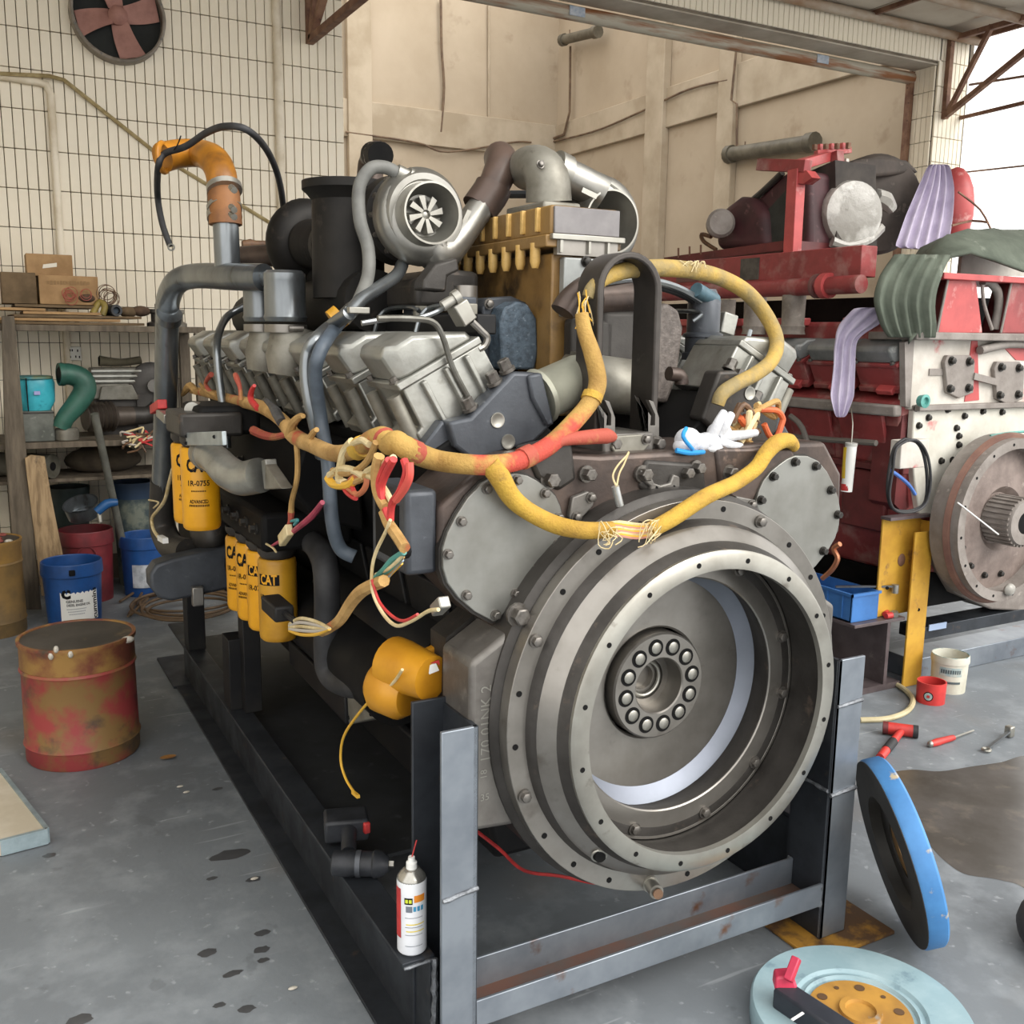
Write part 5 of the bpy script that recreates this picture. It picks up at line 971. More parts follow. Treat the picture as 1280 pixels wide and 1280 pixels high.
t = thing('dark_tub', 'wide dark green tub pushed under the shelf', 'tub', (W(85, 620, Y=4.94).x, 4.94, 0)); c = V((W(85, 620, Y=4.94).x, 4.94, 0)); part('tub_wall', B().lathe(c, (0, 0, 1), [(0, .09), (.6, .12), (.62, .125), (.64, .125), (.64, .115), (.3, .1)], 32), M('dark_green_tub', '2b3836', '202b2a', rough=.5, sc=6), t)
t = thing('grey_tub', 'dark blue tub with pale flaking sides under the shelf', 'tub', (W(168, 640, Y=4.94).x, 4.94, 0)); c = V((W(168, 640, Y=4.94).x, 4.94, 0)); part('tub_wall', B().lathe(c, (0, 0, 1), [(0, .11), (.55, .125), (.55, .115), (.3, .11)], 32), M('flaking_tub', '6f7468', '3d4a4c', rough=.7, sc=6, lo=.42, hi=.52), t); part('tub_band', B().lathe(c+V((0, 0, .55)), (0, 0, 1), [(0, .127), (.1, .13), (.1, .115), (0, .115)], 32, False, True), M('navy_band', '1d3550', rough=.5), t)
t = thing('canvas_roll', 'rolled grey mat under the lower shelf', 'roll', W(50, 600, Y=4.8)); p = W(66, 583, Y=4.62); part('roll_body', B().cyl(p, p+V((-.3, .25, 0)), .07, n=20), M('grey_mat', '5d5a50', '474439', rough=.9, sc=10), t); part('roll_core', B().cyl(p+V((.002, -.002, 0)), p+V((-.01, .008, 0)), .025, n=12), void, t)
sk = B().ball((W(130, 590, Y=4.85).x, 4.84, zk3+.075), (.22, .12, .085), 20, 10); sk.v = [V((v.x, v.y, max(v.z, zk3+.001)))+V((0, 0, .012*math.sin(v.x*31)*math.cos(v.y*40))) * (1 if v.z > zk3+.03 else 0) for v in sk.v]
one('sack', sk, M('brown_sack', '4d4335', '3b3328', rough=.95, sc=9, bump=.4, bsc=20), 'slumped brown sack lying under the lower shelf', 'sack')
one('crate', B().bb(W(80, 600, Y=4.9).x, -.2, 4.78, 5.04, 0, W(130, 610, Y=4.78).z-.0), M('dark_crate', '33302a', '26241f', rough=.8, sc=8), 'dark crate under the lower shelf carrying the sack', 'crate') if False else None
t = thing('blue_valve', 'small blue valve hanging on the grey rod', 'valve', W(134, 640, Y=4.5)); p, q = W(121, 640, Y=4.48), W(147, 628, Y=4.48); part('valve_body', B().tube([p, (p+q)/2+V((0, 0, .02)), q], [.025, .028, .02], 12, 3), M('valve_blue', '24588f', '1d4876', rough=.45, sc=12), t); part('valve_tail', B().cyl(p+V((.01, 0, -.01)), p+V((.015, -.01, -.06)), .012, n=10), mach, t)
# plank, rod, barrel, coil, drum, panel
one('plank', B().prism([W(31, 573, Y=4.40), W(38, 569, Y=4.40), W(56, 571, Y=4.40), W(64, 620, Y=4.49), W(80, 700, Y=4.40), W(82, 745, Y=4.38), W(52, 745, Y=4.38), W(42, 660, Y=4.43)], (0, .035, 0)), wood_l, 'pale wooden plank leaning against the shelf post', 'plank', bevel=.003)
rp, rq = W(118, 517, Y=4.46), W(166, 736, Z=.012); one('rod', B().tube([rp, rq], [.022, .02], 12, 1), M('grey_rod', '74746c', '5d5d56', rough=.5, metal=.3, sc=8), 'grey metal rod leaning against the lower shelf', 'rod')
ochre = M('ochre_drum', '8d6f3f', '6b5738', rough=.6, sc=5, c3='4a4438', sc3=7); dr_red = M('red_rust_drum', '9c3f3f', '86683e', rough=.55, sc=7, lo=.42, hi=.58, c3='4a3d38', sc3=9, lo3=.55, hi3=.72); dr_band = M('ochre_band', 'a27d45', '7c4636', rough=.55, sc=9, c3='4f4438', sc3=10)
def drum(c, r_, h, m1, m2, label, topm):
    t = thing('steel_drum', label, 'drum', c); c = V(c)
    part('drum_wall', B().lathe(c, (0, 0, 1), [(0, r_*.97), (.01, r_*1.0), (h*.13, r_*1.0), (h*.15, r_*1.03), (h*.17, r_*1.0), (h*.74, r_*.985), (h*.76, r_*1.02), (h*.78, r_*1.0)], 48), m1, t)
    part('drum_band', B().lathe(c, (0, 0, 1), [(h*.78, r_*.99), (h*.79, r_*1.0), (h*.95, r_*.995), (h*.97, r_*1.03), (h, r_*1.03), (h, r_*.97), (h*.985, r_*.96)], 48), m2, t)
    part('drum_top', B().cyl(c+V((0, 0, h*.95)), c+V((0, 0, h*.99)), r_*.97, n=48), topm, t)
    return t
topm = M('drum_lid', '5f5a55', '4b4743', rough=.45, metal=.4, sc=5, c3='7b6b56', sc3=9); scum = M('paint_crust', 'cfcabf', 'a8a193', rough=.8, sc=30)
d0 = W(97, 966, Z=0)+V((.042, .2, 0)); dk = drum(d0, .2, .46, dr_red, dr_band, 'rusty red and ochre steel drum standing on the open floor', topm)
fd = camface(d0)
for k, (da, dz) in enumerate(((1.0, .45), (-.35, .465), (-.45, .44), (-.12, .445))): part('paint_drip', B().ball(d0+V((math.cos(fd+da)*.202, math.sin(fd+da)*.202, dz)), (.024 if k == 0 else .01, .012, .014), 8, 5), scum, dk)
d1 = V((-1.345, 4.15, 0)); dk = drum(d1, .16, .5, ochre, M('ochre_top', 'a07b3c', '86683a', rough=.6, sc=6), 'ochre stained steel drum crusted with paint beside the shelf post', topm)
for k in range(10): part('paint_drip', B().ball(d1+V((rnd.uniform(-.1, .12), rnd.uniform(-.12, .1), .5)), (.02, .02, .01), 8, 5), scum if k % 2 else M('crust_red', '8c4a42', rough=.8), dk)
hc = thing('hose_coil', 'loose coil of thin brown hose lying on the floor under the engine end', 'hose', W(215, 755, Z=0))
for k in range(6):
    c = W(210+rnd.uniform(-18, 30), 752+rnd.uniform(-8, 8), Z=.012+.012*k); part('hose_turn', B().torus(c, (rnd.uniform(-.05, .05), rnd.uniform(-.05, .05), 1), rnd.uniform(.2, .3), .008, 40, 6), M('brown_hose', '6a543c', '54432f', rough=.6, sc=12), hc)
part('hose_tail', B().tube([W(150, 752, Z=.02), W(180, 735, Z=.03), W(160, 770, Z=.02), W(185, 748, Z=.05)], .008, 6, 5), MATS['brown_hose'], hc)
pn = thing('foam_panel', 'pale grey panel with a metal edge lying on the floor', 'panel', W(10, 1020, Z=0)); zp = .05
pq = [W(0, 962, Z=zp), W(59, 1037, Z=zp), W(0, 1052, Z=zp), V((-1.75, 1.75, zp)), V((-1.85, 2.2, zp))]
part('panel_core', B().prism([V((v.x, v.y, .002)) for v in pq], (0, 0, zp-.003)), M('pale_panel', 'c9c1b0', 'b8ae9a', rough=.7, sc=5), pn, bevel=.003)
part('panel_edge', B().bar(pq[0]+V((0, 0, -.02)), pq[1]+V((0, 0, -.02)), .012, .05), M('edge_blue', '9fb0b6', '84949a', rough=.4, metal=.3, sc=10), pn); part('panel_edge', B().bar(pq[1]+V((0, 0, -.02)), pq[2]+V((0, 0, -.02)), .012, .05), MATS['edge_blue'], pn)
# small litter on the floor
lfm = M('dry_leaf', 'a4763c', '8a5e2e', rough=.8, sc=20)
c = W(210, 947, Z=.006); one('dry_leaf', B().loft([[c+V((math.cos(a)*.03*s, math.sin(a)*.018*s, .004*s)) for a in [i*math.pi/5 for i in range(10)]] for s in (.2, 1)]), lfm, 'single dry brown leaf on the floor beside the drum', 'leaf')
for k, (x, y) in enumerate(((225, 983), (233, 990), (318, 1098), (366, 1235))):
    c = W(x, y, Z=.004); one('paint_chip', B().ball(c, (.012, .007, .003), 8, 4), scum, 'small white paint chip on the floor beside the stand rail', 'chip', 'paint chips on the floor')
oil = M('oil_spot', '434446', '4d4e50', rough=.4, sc=10)
for k, (x, y, rx, ry) in enumerate(((288, 1068, .06, .03), (317, 1099, .022, .014), (272, 986, .02, .012), (328, 1166, .022, .014), (327, 1187, .024, .014), (329, 1200, .016, .01), (259, 1191, .026, .016), (290, 1217, .026, .012), (308, 1261, .022, .014), (100, 1275, .03, .02), (265, 1098, .016, .01), (62, 1069, .02, .014), (274, 1256, .016, .01))):
    c = W(x, y, Z=.0006); o = one('oil_stain', B().add([c]+[c+V((math.cos(i*.449)*rx*rnd.uniform(.8, 1.15), math.sin(i*.449)*ry*rnd.uniform(.8, 1.2), 0)) for i in range(14)], [(0, i+1, (i+1) % 14+1) for i in range(14)]), oil, 'dark oil drip stain on the open floor left of the stand', 'stain', 'oil drips on the floor')
# ================================================================ RED ENGINE on its own stand
RX, RY = 2.76, 1.05
red = M('dusty_hazy_red', '963f3f', '7d3434', rough=.5, sc=6, c3='a98780', sc3=8, lo3=.5, hi3=.8); red_b = M('bright_red_paint', 'bc5150', 'a24343', rough=.42, sc=5, c3='d6a8a2', sc3=11, lo3=.58, hi3=.75)  # pale spots: dust, spread wider to paint haze into the red
red_d = M('dark_red_paint', '6b2b2c', '542324', rough=.55, sc=6, c3='84605c', sc3=10, lo3=.6, hi3=.8)
flake = M('flaking_white', 'cfc9c0', 'b9b2a8', rough=.7, sc=6, c3='c04a50', sc3=3.5, lo3=.56, hi3=.62, bump=.2, bsc=20)
dust = M('dusty_grey_casting', '8f8882', '776f69', rough=.7, sc=7, c3='a59d95', sc3=14, bump=.2, bsc=40)
r = thing('red_engine', 'large red diesel engine with dusty grey flywheel housing, partly under a tarp', 'engine', (RX, 2.4, .3))
part('engine_block', B().prism([V((RX+x, RY+.42, z)) for x, z in ((-.36, .5), (-.44, .68), (-.46, 1.0), (-.52, 1.30), (-.3, 1.42), (.3, 1.42), (.5, 1.3), (.46, 1.0), (.4, .6), (.3, .5))], (0, 2.4, 0)), red, r, bevel=.02)
for k in range(7):
    y = RY+.5+.32*k
    part('side_cover', B().bb(RX-.475, RX-.44, y, y+.26, .70, .98), red_d, r, bevel=.01); part('side_plate', B().prism([V((RX-.47, y, 1.02)), V((RX-.54, y, 1.24)), V((RX-.52, y, 1.25)), V((RX-.45, y, 1.02))], (0, .26, 0)), red, r, bevel=.004)
part('pan_rail', B().bar((RX-.47, RY+.4, 1.0), (RX-.47, RY+2.8, 1.0), .04, .03), red_d, r, bevel=.004); part('oil_pan', B().prism([V((RX+x, RY+.42, z)) for x, z in ((-.36, .5), (-.3, .34), (.3, .34), (.36, .5))], (0, 2.3, 0)), void, r)
part('head_rail', B().bar((RX-.55, RY+.4, 1.27), (RX-.55, RY+2.7, 1.27), .05, .05), dust, r, bevel=.01)
bank(1, 7, .42, .283, L=.245, plain=True, parent=r, hm=red, cm=red_b, off=V((RX, RY, 0)), cover_m=M('red_head_cover', '8b8d8c', '6f7272', rough=.5, metal=.4, sc=7, c3='a5a5a0', sc3=14))
for x, zt3, r_ in ((990, 369, .058), (942, 372, .058), (905, 375, .055)):
    p = W(x, 418, X=2.25); q = W(x, zt3, X=2.25); part('valve_turret', B().lathe(p, (0, 0, 1), [(0, r_*1.1), (.02, r_), (.04, r_*1.05), (.05, r_*.95), (q.z-p.z, r_)], 24), M('sooty_turret', '8a8178', '6f665e', rough=.6, sc=14, c3='a89d92', sc3=22), r)
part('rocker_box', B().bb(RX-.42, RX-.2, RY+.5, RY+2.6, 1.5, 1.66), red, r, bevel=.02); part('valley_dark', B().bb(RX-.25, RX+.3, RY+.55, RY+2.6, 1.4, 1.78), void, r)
for k in range(4): part('rocker_bracket', B().box((RX-.43, RY+.75+k*.45, 1.66), (.05, .2, .04)), red_b, r, bevel=.006)
# top beams running along the engine
part('top_beam', B().bb(2.24, 2.34, 1.75, 3.7, 1.86, 2.0), red, r, bevel=.004); part('beam_label', B().bb(2.236, 2.241, 2.42, 2.56, 1.875, 1.985), M('dark_sticker', '57524c', '3f3b37', rough=.6, sc=20), r); part('beam_label', B().bb(2.236, 2.241, 2.9, 3.1, 1.885, 1.985), M('worn_sticker', '6d4a46', rough=.6), r)
part('top_pipe', B().tube([(2.22, 1.72, 1.825), (2.22, 2.2, 1.825), (2.22, 3.4, 1.825)], .042, 16, 1), red, r)
for yy in (1.93,): part('pipe_clamp', B().tube([(2.22, yy-.02, 1.825), (2.22, yy+.02, 1.825)], .06, 18, 1), red_b, r); part('pipe_clamp', B().tube([(2.22, yy+.05, 1.825), (2.22, yy+.065, 1.825)], .058, 18, 1), MATS['worn_sticker'], r)
part('rear_shelf', B().prism([W(830, 322, X=2.4), W(985, 300, X=2.4), W(985, 312, X=2.4), W(830, 330, X=2.4)], (.3, 0, 0)), red_d, r)
for k in range(3): part('shelf_pin', B().cyl(W(848+k*14, 322-k*2, X=2.4), W(848+k*14, 310-k*2, X=2.4), .006, n=6), rusty, r)
# frame with posts, pump and radiator above
part('frame_post', B().bar(W(990, 318, X=2.38), W(996, 212, X=2.38), .07, .06, up=(1, 0, 0)), red_b, r, bevel=.003)
part('frame_arm', B().bar(W(950, 206, X=2.38), W(1010, 208, X=2.38), .05, .06), red, r, bevel=.003); part('frame_arm', B().bar(W(992, 208, X=2.38), W(1040, 194, X=2.9), .06, .05), red_b, r, bevel=.003)
part('frame_gusset', B().prism([W(984, 216, X=2.36), W(1008, 213, X=2.36), W(1015, 222, X=2.36), W(1004, 230, X=2.36), W(990, 228, X=2.36)], (.06, 0, 0)), red_b, r)
part('frame_post', B().bar(W(1052, 300, X=2.85), W(1046, 190, X=2.85), .05, .05, up=(1, 0, 0)), red, r); part('frame_rail', B().bar(W(1020, 192, X=2.75), W(1062, 188, X=2.95), .04, .03), red_b, r)
for k in range(7): part('rail_tag', B().box(W(1018+k*7, 189-k*.3, X=2.8)+V((0, 0, .02)), (.02, .02, .03)), red_b if k % 2 else rusty, r)
part('sheet_panel', B().prism([W(1045, 200, X=2.9), W(1058, 198, X=2.9), W(1058, 215, X=2.9), W(1048, 228, X=2.9)], (.02, 0, 0)), flake, r)
part('core_panel', B().prism([W(1010, 300, X=2.7), W(1010, 215, X=2.7), W(1044, 200, X=2.7), W(1046, 305, X=2.7)], (.3, 0, 0)), M('core_dark', '3f3934', '2f2a27', rough=.8, sc=8), r)
mar = M('maroon_dusty', '4f2c31', '3c2427', rough=.6, sc=6, c3='6d4a4c', sc3=12)
part('pump_housing', B().prism(WP([(893, 312), (893, 275), (905, 258), (922, 245), (938, 246), (955, 262), (958, 312)], X=2.5), (.35, 0, 0)), mar, r, bevel=.05, seg=4)
part('pump_shroud', B().prism(WP([(930, 312), (932, 262), (950, 244), (972, 222), (985, 214), (1012, 214), (1012, 312)], X=2.56), (.5, 0, 0)), mar, r, bevel=.03, seg=3)
part('shroud_rib', B().tube([W(935, 255, X=2.55), W(955, 238, X=2.55), W(978, 216, X=2.55)], .018, 8, 4), iron_d, r)
part('shroud_core', B().prism(WP([(958, 308), (960, 262), (985, 235), (985, 308)], X=2.545), (.03, 0, 0)), M('core_green', '3a3d39', '2c2f2c', rough=.8, sc=10), r)
cpp = W(900, 280, X=2.42); part('pump_cap', B().lathe(cpp, V((-.6, -1, .05)), [(-.03, .075), (.03, .08), (.05, .065)], 24), dust, r)
part('pump_hook', B().tube([W(889, 296, X=2.45), W(877, 293, X=2.45), W(880, 302, X=2.45), W(895, 312, X=2.45)], .012, 8, 4), wire_k, r)
part('air_drum', B().lathe(W(1100, 255, Y=2.6), V((.35, 1, 0)), [(0, .26), (.03, .28), (.45, .28), (.5, .2)], 40), M('sooty_drum', '4c433d', '3b342f', rough=.75, sc=6, c3='6b6058', sc3=12), r)
part('drum_top', B().prism([W(1065, 200, Y=2.55), W(1100, 195, Y=2.55), W(1135, 200, Y=2.55), W(1150, 215, Y=2.55), W(1060, 225, Y=2.55)], (.2, .4, 0)), MATS['sooty_drum'], r, bevel=.02)
pw_ = M('plastic_wrap', '98958e', 'c3c1bb', rough=.22, sc=6, lo=.5, hi=.62, c3='6f6a63', sc3=10, bump=.6, bsc=14)
wc_ = W(1067, 267, Y=2.35); wr_ = part('wrapped_inlet', B().lathe(wc_, V((.25, 1, 0)), [(-.03, .01), (-.028, .12), (-.01, .165), (.03, .175), (.1, .16), (.14, .12)], 32), pw_, r)
part('wrap_fold', B().tube([W(1040, 302, Y=2.36), W(1060, 307, Y=2.33), W(1085, 300, Y=2.33), W(1100, 285, Y=2.36)], [.03, .02, .025, .03], 8, 4), pw_, wr_); part('wrap_fold', B().tube([W(1095, 245, Y=2.4), W(1105, 250, Y=2.4), W(1115, 262, Y=2.4)], [.04, .05, .03], 8, 4), pw_, wr_)
# upper rear gear case with plates, brackets and pipes
YP = RY+.40
part('gear_case', B().prism(WP([(1136, 424), (1300, 424), (1300, 512), (1136, 512)], Y=YP), (0, .06, 0)), flake, r, bevel=.006)
part('case_side', B().prism(WP([(1131, 428), (1143, 424), (1138, 510), (1132, 508)], Y=YP-.02), (0, .03, 0)), dust, r)
part('case_ledge', B().bb(W(1130, 420, Y=YP).x, W(1300, 420, Y=YP).x, YP-.07, YP+.2, W(1150, 425, Y=YP).z, W(1150, 415, Y=YP).z), dust, r, bevel=.006); part('case_foot', B().bb(W(1140, 512, Y=YP).x, W(1300, 512, Y=YP).x, YP-.04, YP+.2, W(1150, 513, Y=YP).z, W(1150, 506, Y=YP).z), dust, r, bevel=.004)
for cx, cy in ((1199, 471), (1261, 479)):
    pl = part('cover_plate', B().prism(WP([(cx-14, cy-27), (cx+14, cy-27), (cx+20, cy-18), (cx+18, cy+20), (cx, cy+27), (cx-14, cy+20), (cx-18, cy-18)], Y=YP-.022), (0, .022, 0)), dust, r, bevel=.004)
    for dx, dy in ((-10, -20), (12, -19), (-12, 15), (11, 14)): part('bolt', B().hexbolt(W(cx+dx, cy+dy, Y=YP-.022), (0, -1, 0), .015, .02), bolt_b, pl)
part('cover_link', B().bar(W(1216, 470, Y=YP-.02), W(1246, 478, Y=YP-.02), .02, .03), dust, r); part('red_panel', B().prism(WP([(1215, 425), (1222, 425), (1224, 500), (1206, 502)], Y=YP-.004), (0, .004, 0)), red_b, r); part('red_panel', B().prism(WP([(1255, 434), (1300, 434), (1300, 452), (1270, 450)], Y=YP-.004), (0, .004, 0)), red_b, r); part('white_strip', B().box(W(1170, 465, Y=YP-.003), (.09, .006, .03)), dust, r)
for x0_ in (1170, 1250):
    part('bracket_gusset', B().prism(WP([(x0_+2, 416), (x0_+15, 350), (x0_+50, 350), (x0_+58, 416)], Y=YP-.02), (0, .01, 0)), red_b if x0_ < 1200 else red, r, bevel=.002); part('bracket_side', B().prism([W(x0_+2, 416, Y=YP-.02), W(x0_+15, 350, Y=YP-.02), W(x0_-6, 350, Y=YP+.12), W(x0_-25, 416, Y=YP+.12)], (.006, 0, 0)), red_d, r); part('gusset_weld', B().tube(WP([(x0_+1, 416), (x0_+15, 350)], Y=YP-.022), .006, 6, 1), dust, r)
part('bracket_top', B().bb(W(1168, 345, Y=YP).x, W(1300, 345, Y=YP).x, YP-.05, YP+.3, W(1200, 351, Y=YP).z, W(1200, 343, Y=YP).z), red_b, r, bevel=.003)
part('breather_tube', B().tube(WP([(1228, 352), (1236, 352), (1247, 365), (1248, 385), (1243, 412)], Y=YP+.02), .02, 10, 5), dust, r); part('breather_tube', B().tube(WP([(1228, 356), (1230, 380), (1240, 412)], Y=YP-.01), .008, 8, 4), dust, r); part('ledge_pipe', B().tube(WP([(1225, 438), (1260, 430), (1300, 432)], Y=YP-.03), .02, 10, 3), dust, r); part('back_panel', B().prism(WP([(1205, 300), (1300, 305), (1300, 345), (1200, 345)], Y=YP+.25), (0, .02, 0)), flake, r)
# flywheel housing of the red engine
RC = V((RX, 0, ZC)); YB = RY+.22
part('housing_plate', B().prism(WP([(1143, 513), (1300, 508), (1300, 575), (1238, 560), (1205, 590), (1190, 625), (1178, 642), (1150, 645), (1143, 600), (1140, 560)], Y=1.44), (0, .12, 0)), M('chalky_white', 'd6d3c9', 'c2beb2', rough=.7, sc=6, c3='c0555a', sc3=3, lo3=.62, hi3=.68), r, bevel=.006)
part('housing_apron', B().prism(WP([(1300, 560), (1238, 560), (1205, 590), (1190, 625), (1176, 640), (1171, 665), (1173, 705), (1195, 742), (1240, 762), (1300, 765)], Y=1.42), (0, .16, 0)), dust, r, bevel=.01)
part('housing_side', B().prism(WP([(1128, 520), (1138, 516), (1142, 630), (1128, 640), (1118, 630)], Y=YB+.2), (0, .15, 0)), red_d, r)
part('housing_cone', B().lathe(RC+V((0, YB, 0)), YA, [(.10, .385), (.04, .39), (.02, .392), (.02, .36), (.10, .36)], 72, False, True), dust, r); part('ring_gear_rim', B().lathe(RC+V((0, YB, 0)), YA, [(.0, .388), (.02, .398), (.03, .36), (.0, .35)], 72, False, True), M('rust_edge', '7b5a4c', '6a4a40', rough=.6, sc=10), r); part('housing_ring', B().lathe(RC+V((0, YB, 0)), YA, [(-.04, .375), (-.04, .33), (.05, .33), (.05, .375)], 72, False, True), dust, r)
dkf = part('flywheel_disc', B().lathe(RC+V((0, YB, 0)), YA, [(.04, .335), (.03, .26), (.02, .15), (.05, .12), (.05, 0)], 64, False), M('mottled_flywheel', '8d7f78', '736660', rough=.55, metal=.25, sc=9, c3='a59890', sc3=18, bump=.2, bsc=40), r)
gh2 = part('spline_hub', B().lathe(RC+V((0, YB-.1, 0)), YA, [(0, .05), (0, .1), (.01, .105), (.15, .105)], 36, False), dust, r); part('hub_bore', B().cyl(RC+V((0, YB-.09, 0)), RC+V((0, YB-.05, 0)), .055, n=24), void, gh2)
for k in range(28):
    a = 2*math.pi*k/28; e = V((math.cos(a), 0, math.sin(a))); part('spline', B().bar(RC+e*.108+V((0, YB-.09, 0)), RC+e*.108+V((0, YB+.04, 0)), .012, .012, up=e), dust, gh2)
for k in range(16):
    a = R(22.5*k+8); q = RC+V((math.cos(a)*.352, YB-.04, math.sin(a)*.352)); part('bolt_hole', B().cyl(q+V((0, .01, 0)), q+V((0, -.001, 0)), .007, n=8), void, r)
for x, y in ((1160, 522), (1184, 512), (1205, 520), (1195, 535), (1198, 545), (1198, 556), (1148, 532), (1176, 576), (1190, 575), (1145, 510), (1228, 514), (1252, 515)): part('bolt', B().hexbolt(W(x, y, Y=1.44), (0, -1, 0), .012, .016), bolt_b, r)
for k in range(4):
    a = R(205+25*k); q = RC+V((math.cos(a)*.27, YB+.03, math.sin(a)*.27)); part('bolt', B().hexbolt(q, (0, -1, 0), .012, .016), bolt_b, r)
part('tape_strip', B().tube([W(1197, 628, Y=YB-.045), W(1248, 668, Y=YB-.1)], .004, 5, 1), ink_w, r); part('wing_pad', B().ball(W(1262, 737, Y=YB-.05), (.035, .02, .03), 10, 6), pw_, r)
part('teal_line', B().tube(WP([(1238, 545), (1262, 541), (1300, 538)], Y=YB+.06), .006, 6, 2), M('teal_paint', '5fa39a', '4b8a82', rough=.5, sc=14), r); part('teal_plug', B().lathe(W(1150, 501, Y=YP-.05), (0, -1, 0), [(0, .025), (.03, .03), (.032, .018), (.02, .015)], 18), MATS['teal_paint'], r)
part('sensor_block', B().bb(W(1122, 560, Y=YB+.1).x, W(1156, 560, Y=YB+.1).x, YB+.08, YB+.14, W(1130, 585, Y=YB+.1).z, W(1130, 550, Y=YB+.1).z), flake, r, bevel=.004); part('blue_lead', B().tube(WP([(1112, 588), (1122, 594), (1136, 606), (1144, 618)], Y=YB+.06), .008, 7, 4), M('blue_hose', '4f76c0', rough=.5), r); part('copper_pipe', B().tube(WP([(1028, 723), (1040, 712), (1047, 698), (1042, 686), (1050, 680)], X=2.0), .012, 8, 5), M('copper', 'b97c5c', '9c664a', rough=.35, metal=.6, sc=10), r)
part('far_block', B().bb(RX+.1, RX+.9, RY+.7, RY+2.6, .6, 1.7), red_d, r, bevel=.02)
part('side_lines', B().tube([(RX-.56, RY+.5, 1.12), (RX-.57, RY+1.2, 1.10), (RX-.56, RY+2.4, 1.13)], .014, 8, 4), M('grey_line', '6d6862', rough=.5), r); part('side_lines', B().tube([W(988, 520, X=2.15), W(1003, 535, X=2.15), (2.17, 1.9, 1.0)], .014, 8, 3), M('grey_line', '6d6862', rough=.5), r)
# --- stand of the red engine
ys = M('chipped_yellow', 'c79a34', 'b1832a', rough=.55, sc=6, c3='6d4a3a', sc3=9, lo3=.58, hi3=.68); beamm = M('purple_brown_steel', '6a5f60', '544a4b', rough=.5, metal=.3, sc=6, c3='7d736f', sc3=13)
rs_ = thing('engine_stand', 'steel stand with a chipped yellow post under the red engine', 'engine stand', (RX, 2.4, 0))
zpt = W(1140, 655, Y=1.4).z
part('post_web', B().bb(2.425, 2.435, 1.40, 1.465, .0, zpt), ys, rs_); part('post_front', B().bb(2.315, 2.435, 1.39, 1.40, .0, zpt-.04), ys, rs_, bevel=.002); part('post_back', B().bb(2.175, 2.424, 1.455, 1.465, .336, zpt+.02), ys, rs_, bevel=.002); part('post_cap', B().bb(2.17, 2.44, 1.41, 1.466, zpt+.021, zpt+.035), beamm, rs_)
part('rust_patch', B().ball(W(1127, 700, Y=1.453), (.025, .006, .03), 10, 6), rusty, rs_)
for x, y in ((1109, 735), (1148, 762)): part('bolt_hole', B().cyl(W(x, y, Y=1.395), W(x, y, Y=1.3885), .008, n=8), void, rs_)
part('side_beam_top', B().bb(1.99, 2.31, 1.405, 3.7, .32, .335), beamm, rs_, bevel=.002); part('side_beam_web', B().bb(2.2, 2.22, 1.405, 3.7, .03, .32), beamm, rs_); part('side_beam_foot', B().bb(2.04, 2.31, 1.405, 3.7, .001, .03), beamm, rs_)
part('cross_beam', B().bb(2.44, 3.6, 1.42, 1.54, .2, .26), steel_d, rs_, bevel=.003); part('low_beam', B().bb(2.44, 3.6, 1.44, 1.6, .001, .1), steel_l, rs_, bevel=.003); part('beam_tag', B().box(W(1172, 783, Y=1.415), (.12, .004, .03)), M('pale_blue_mark', '9fb2cf', rough=.6), rs_)
part('far_post', B().bb(3.1, 3.2, 1.5, 1.6, .26, .5), steel_d, rs_); part('cradle', B().bb(2.3, 3.2, RY+.6, RY+.8, .28, .36), steel_d, rs_); part('cradle', B().bb(2.3, 3.2, RY+2.0, RY+2.2, .28, .36), steel_d, rs_)
# --- tray, tins and things on that side
ty = thing('plastic_tray', 'blue plastic parts tray standing on the beam of the red engine stand', 'tray', W(1062, 768, X=2.05)); tb_ = M('tray_blue', '3f76b8', '3566a2', rough=.4, sc=6)
zt4 = .337; x0, x1, y0, y1, hT = 2.0, 2.168, 1.44, 1.82, .13
b = B()
for (xa, xb, ya, yb2) in ((x0, x1, y0, y0+.006), (x0, x1, y1-.006, y1), (x0, x0+.006, y0, y1), (x1-.006, x1, y0, y1)): b.bb(xa, xb, ya, yb2, zt4, zt4+hT)
b.bb(x0, x1, y0, y1, zt4, zt4+.006); part('tray_body', b, tb_, ty)
for k in range(4): part('tray_rib', B().bb(x0-.005, x0, y0+.05+k*.09, y0+.058+k*.09, zt4+.01, zt4+hT-.012), tb_, ty)
part('tray_rim', B().bb(x0-.008, x0, y0-.008, y1+.008, zt4+hT-.012, zt4+hT), tb_, ty); part('tray_rim', B().bb(x0-.008, x1+.008, y0-.008, y0, zt4+hT-.012, zt4+hT), tb_, ty)
sp_ = thing('spanner', 'chrome spanner resting across the corner of the blue tray', 'spanner', W(1100, 730, X=2.1)); part('shaft', B().bar((x0+.02, y0+.12, zt4+hT+.006), (x1+.09, y0-.01, zt4+hT+.012), .014, .008), steel_p, sp_); part('socket_end', B().cyl((x1+.09, y0-.01, zt4+hT-.02), (x1+.09, y0-.01, zt4+hT+.02), .016, n=12), mach, sp_)
t = thing('socket_set', 'small chrome sockets lying on the beam beside the yellow post', 'sockets', W(1118, 785, Z=.337))
for k, (dx, dy) in enumerate(((0, 0), (.035, .02), (.02, .06), (.05, -.03))): c = V((2.2+dx, 1.42+dy*.35, .337)); part('socket', B().lathe(c+V((0, 0, .012)), (1, .3*k, 0), [(0, .013), (.035, .015), (.035, .009)], 12), mach if k % 2 else wire_r, t)
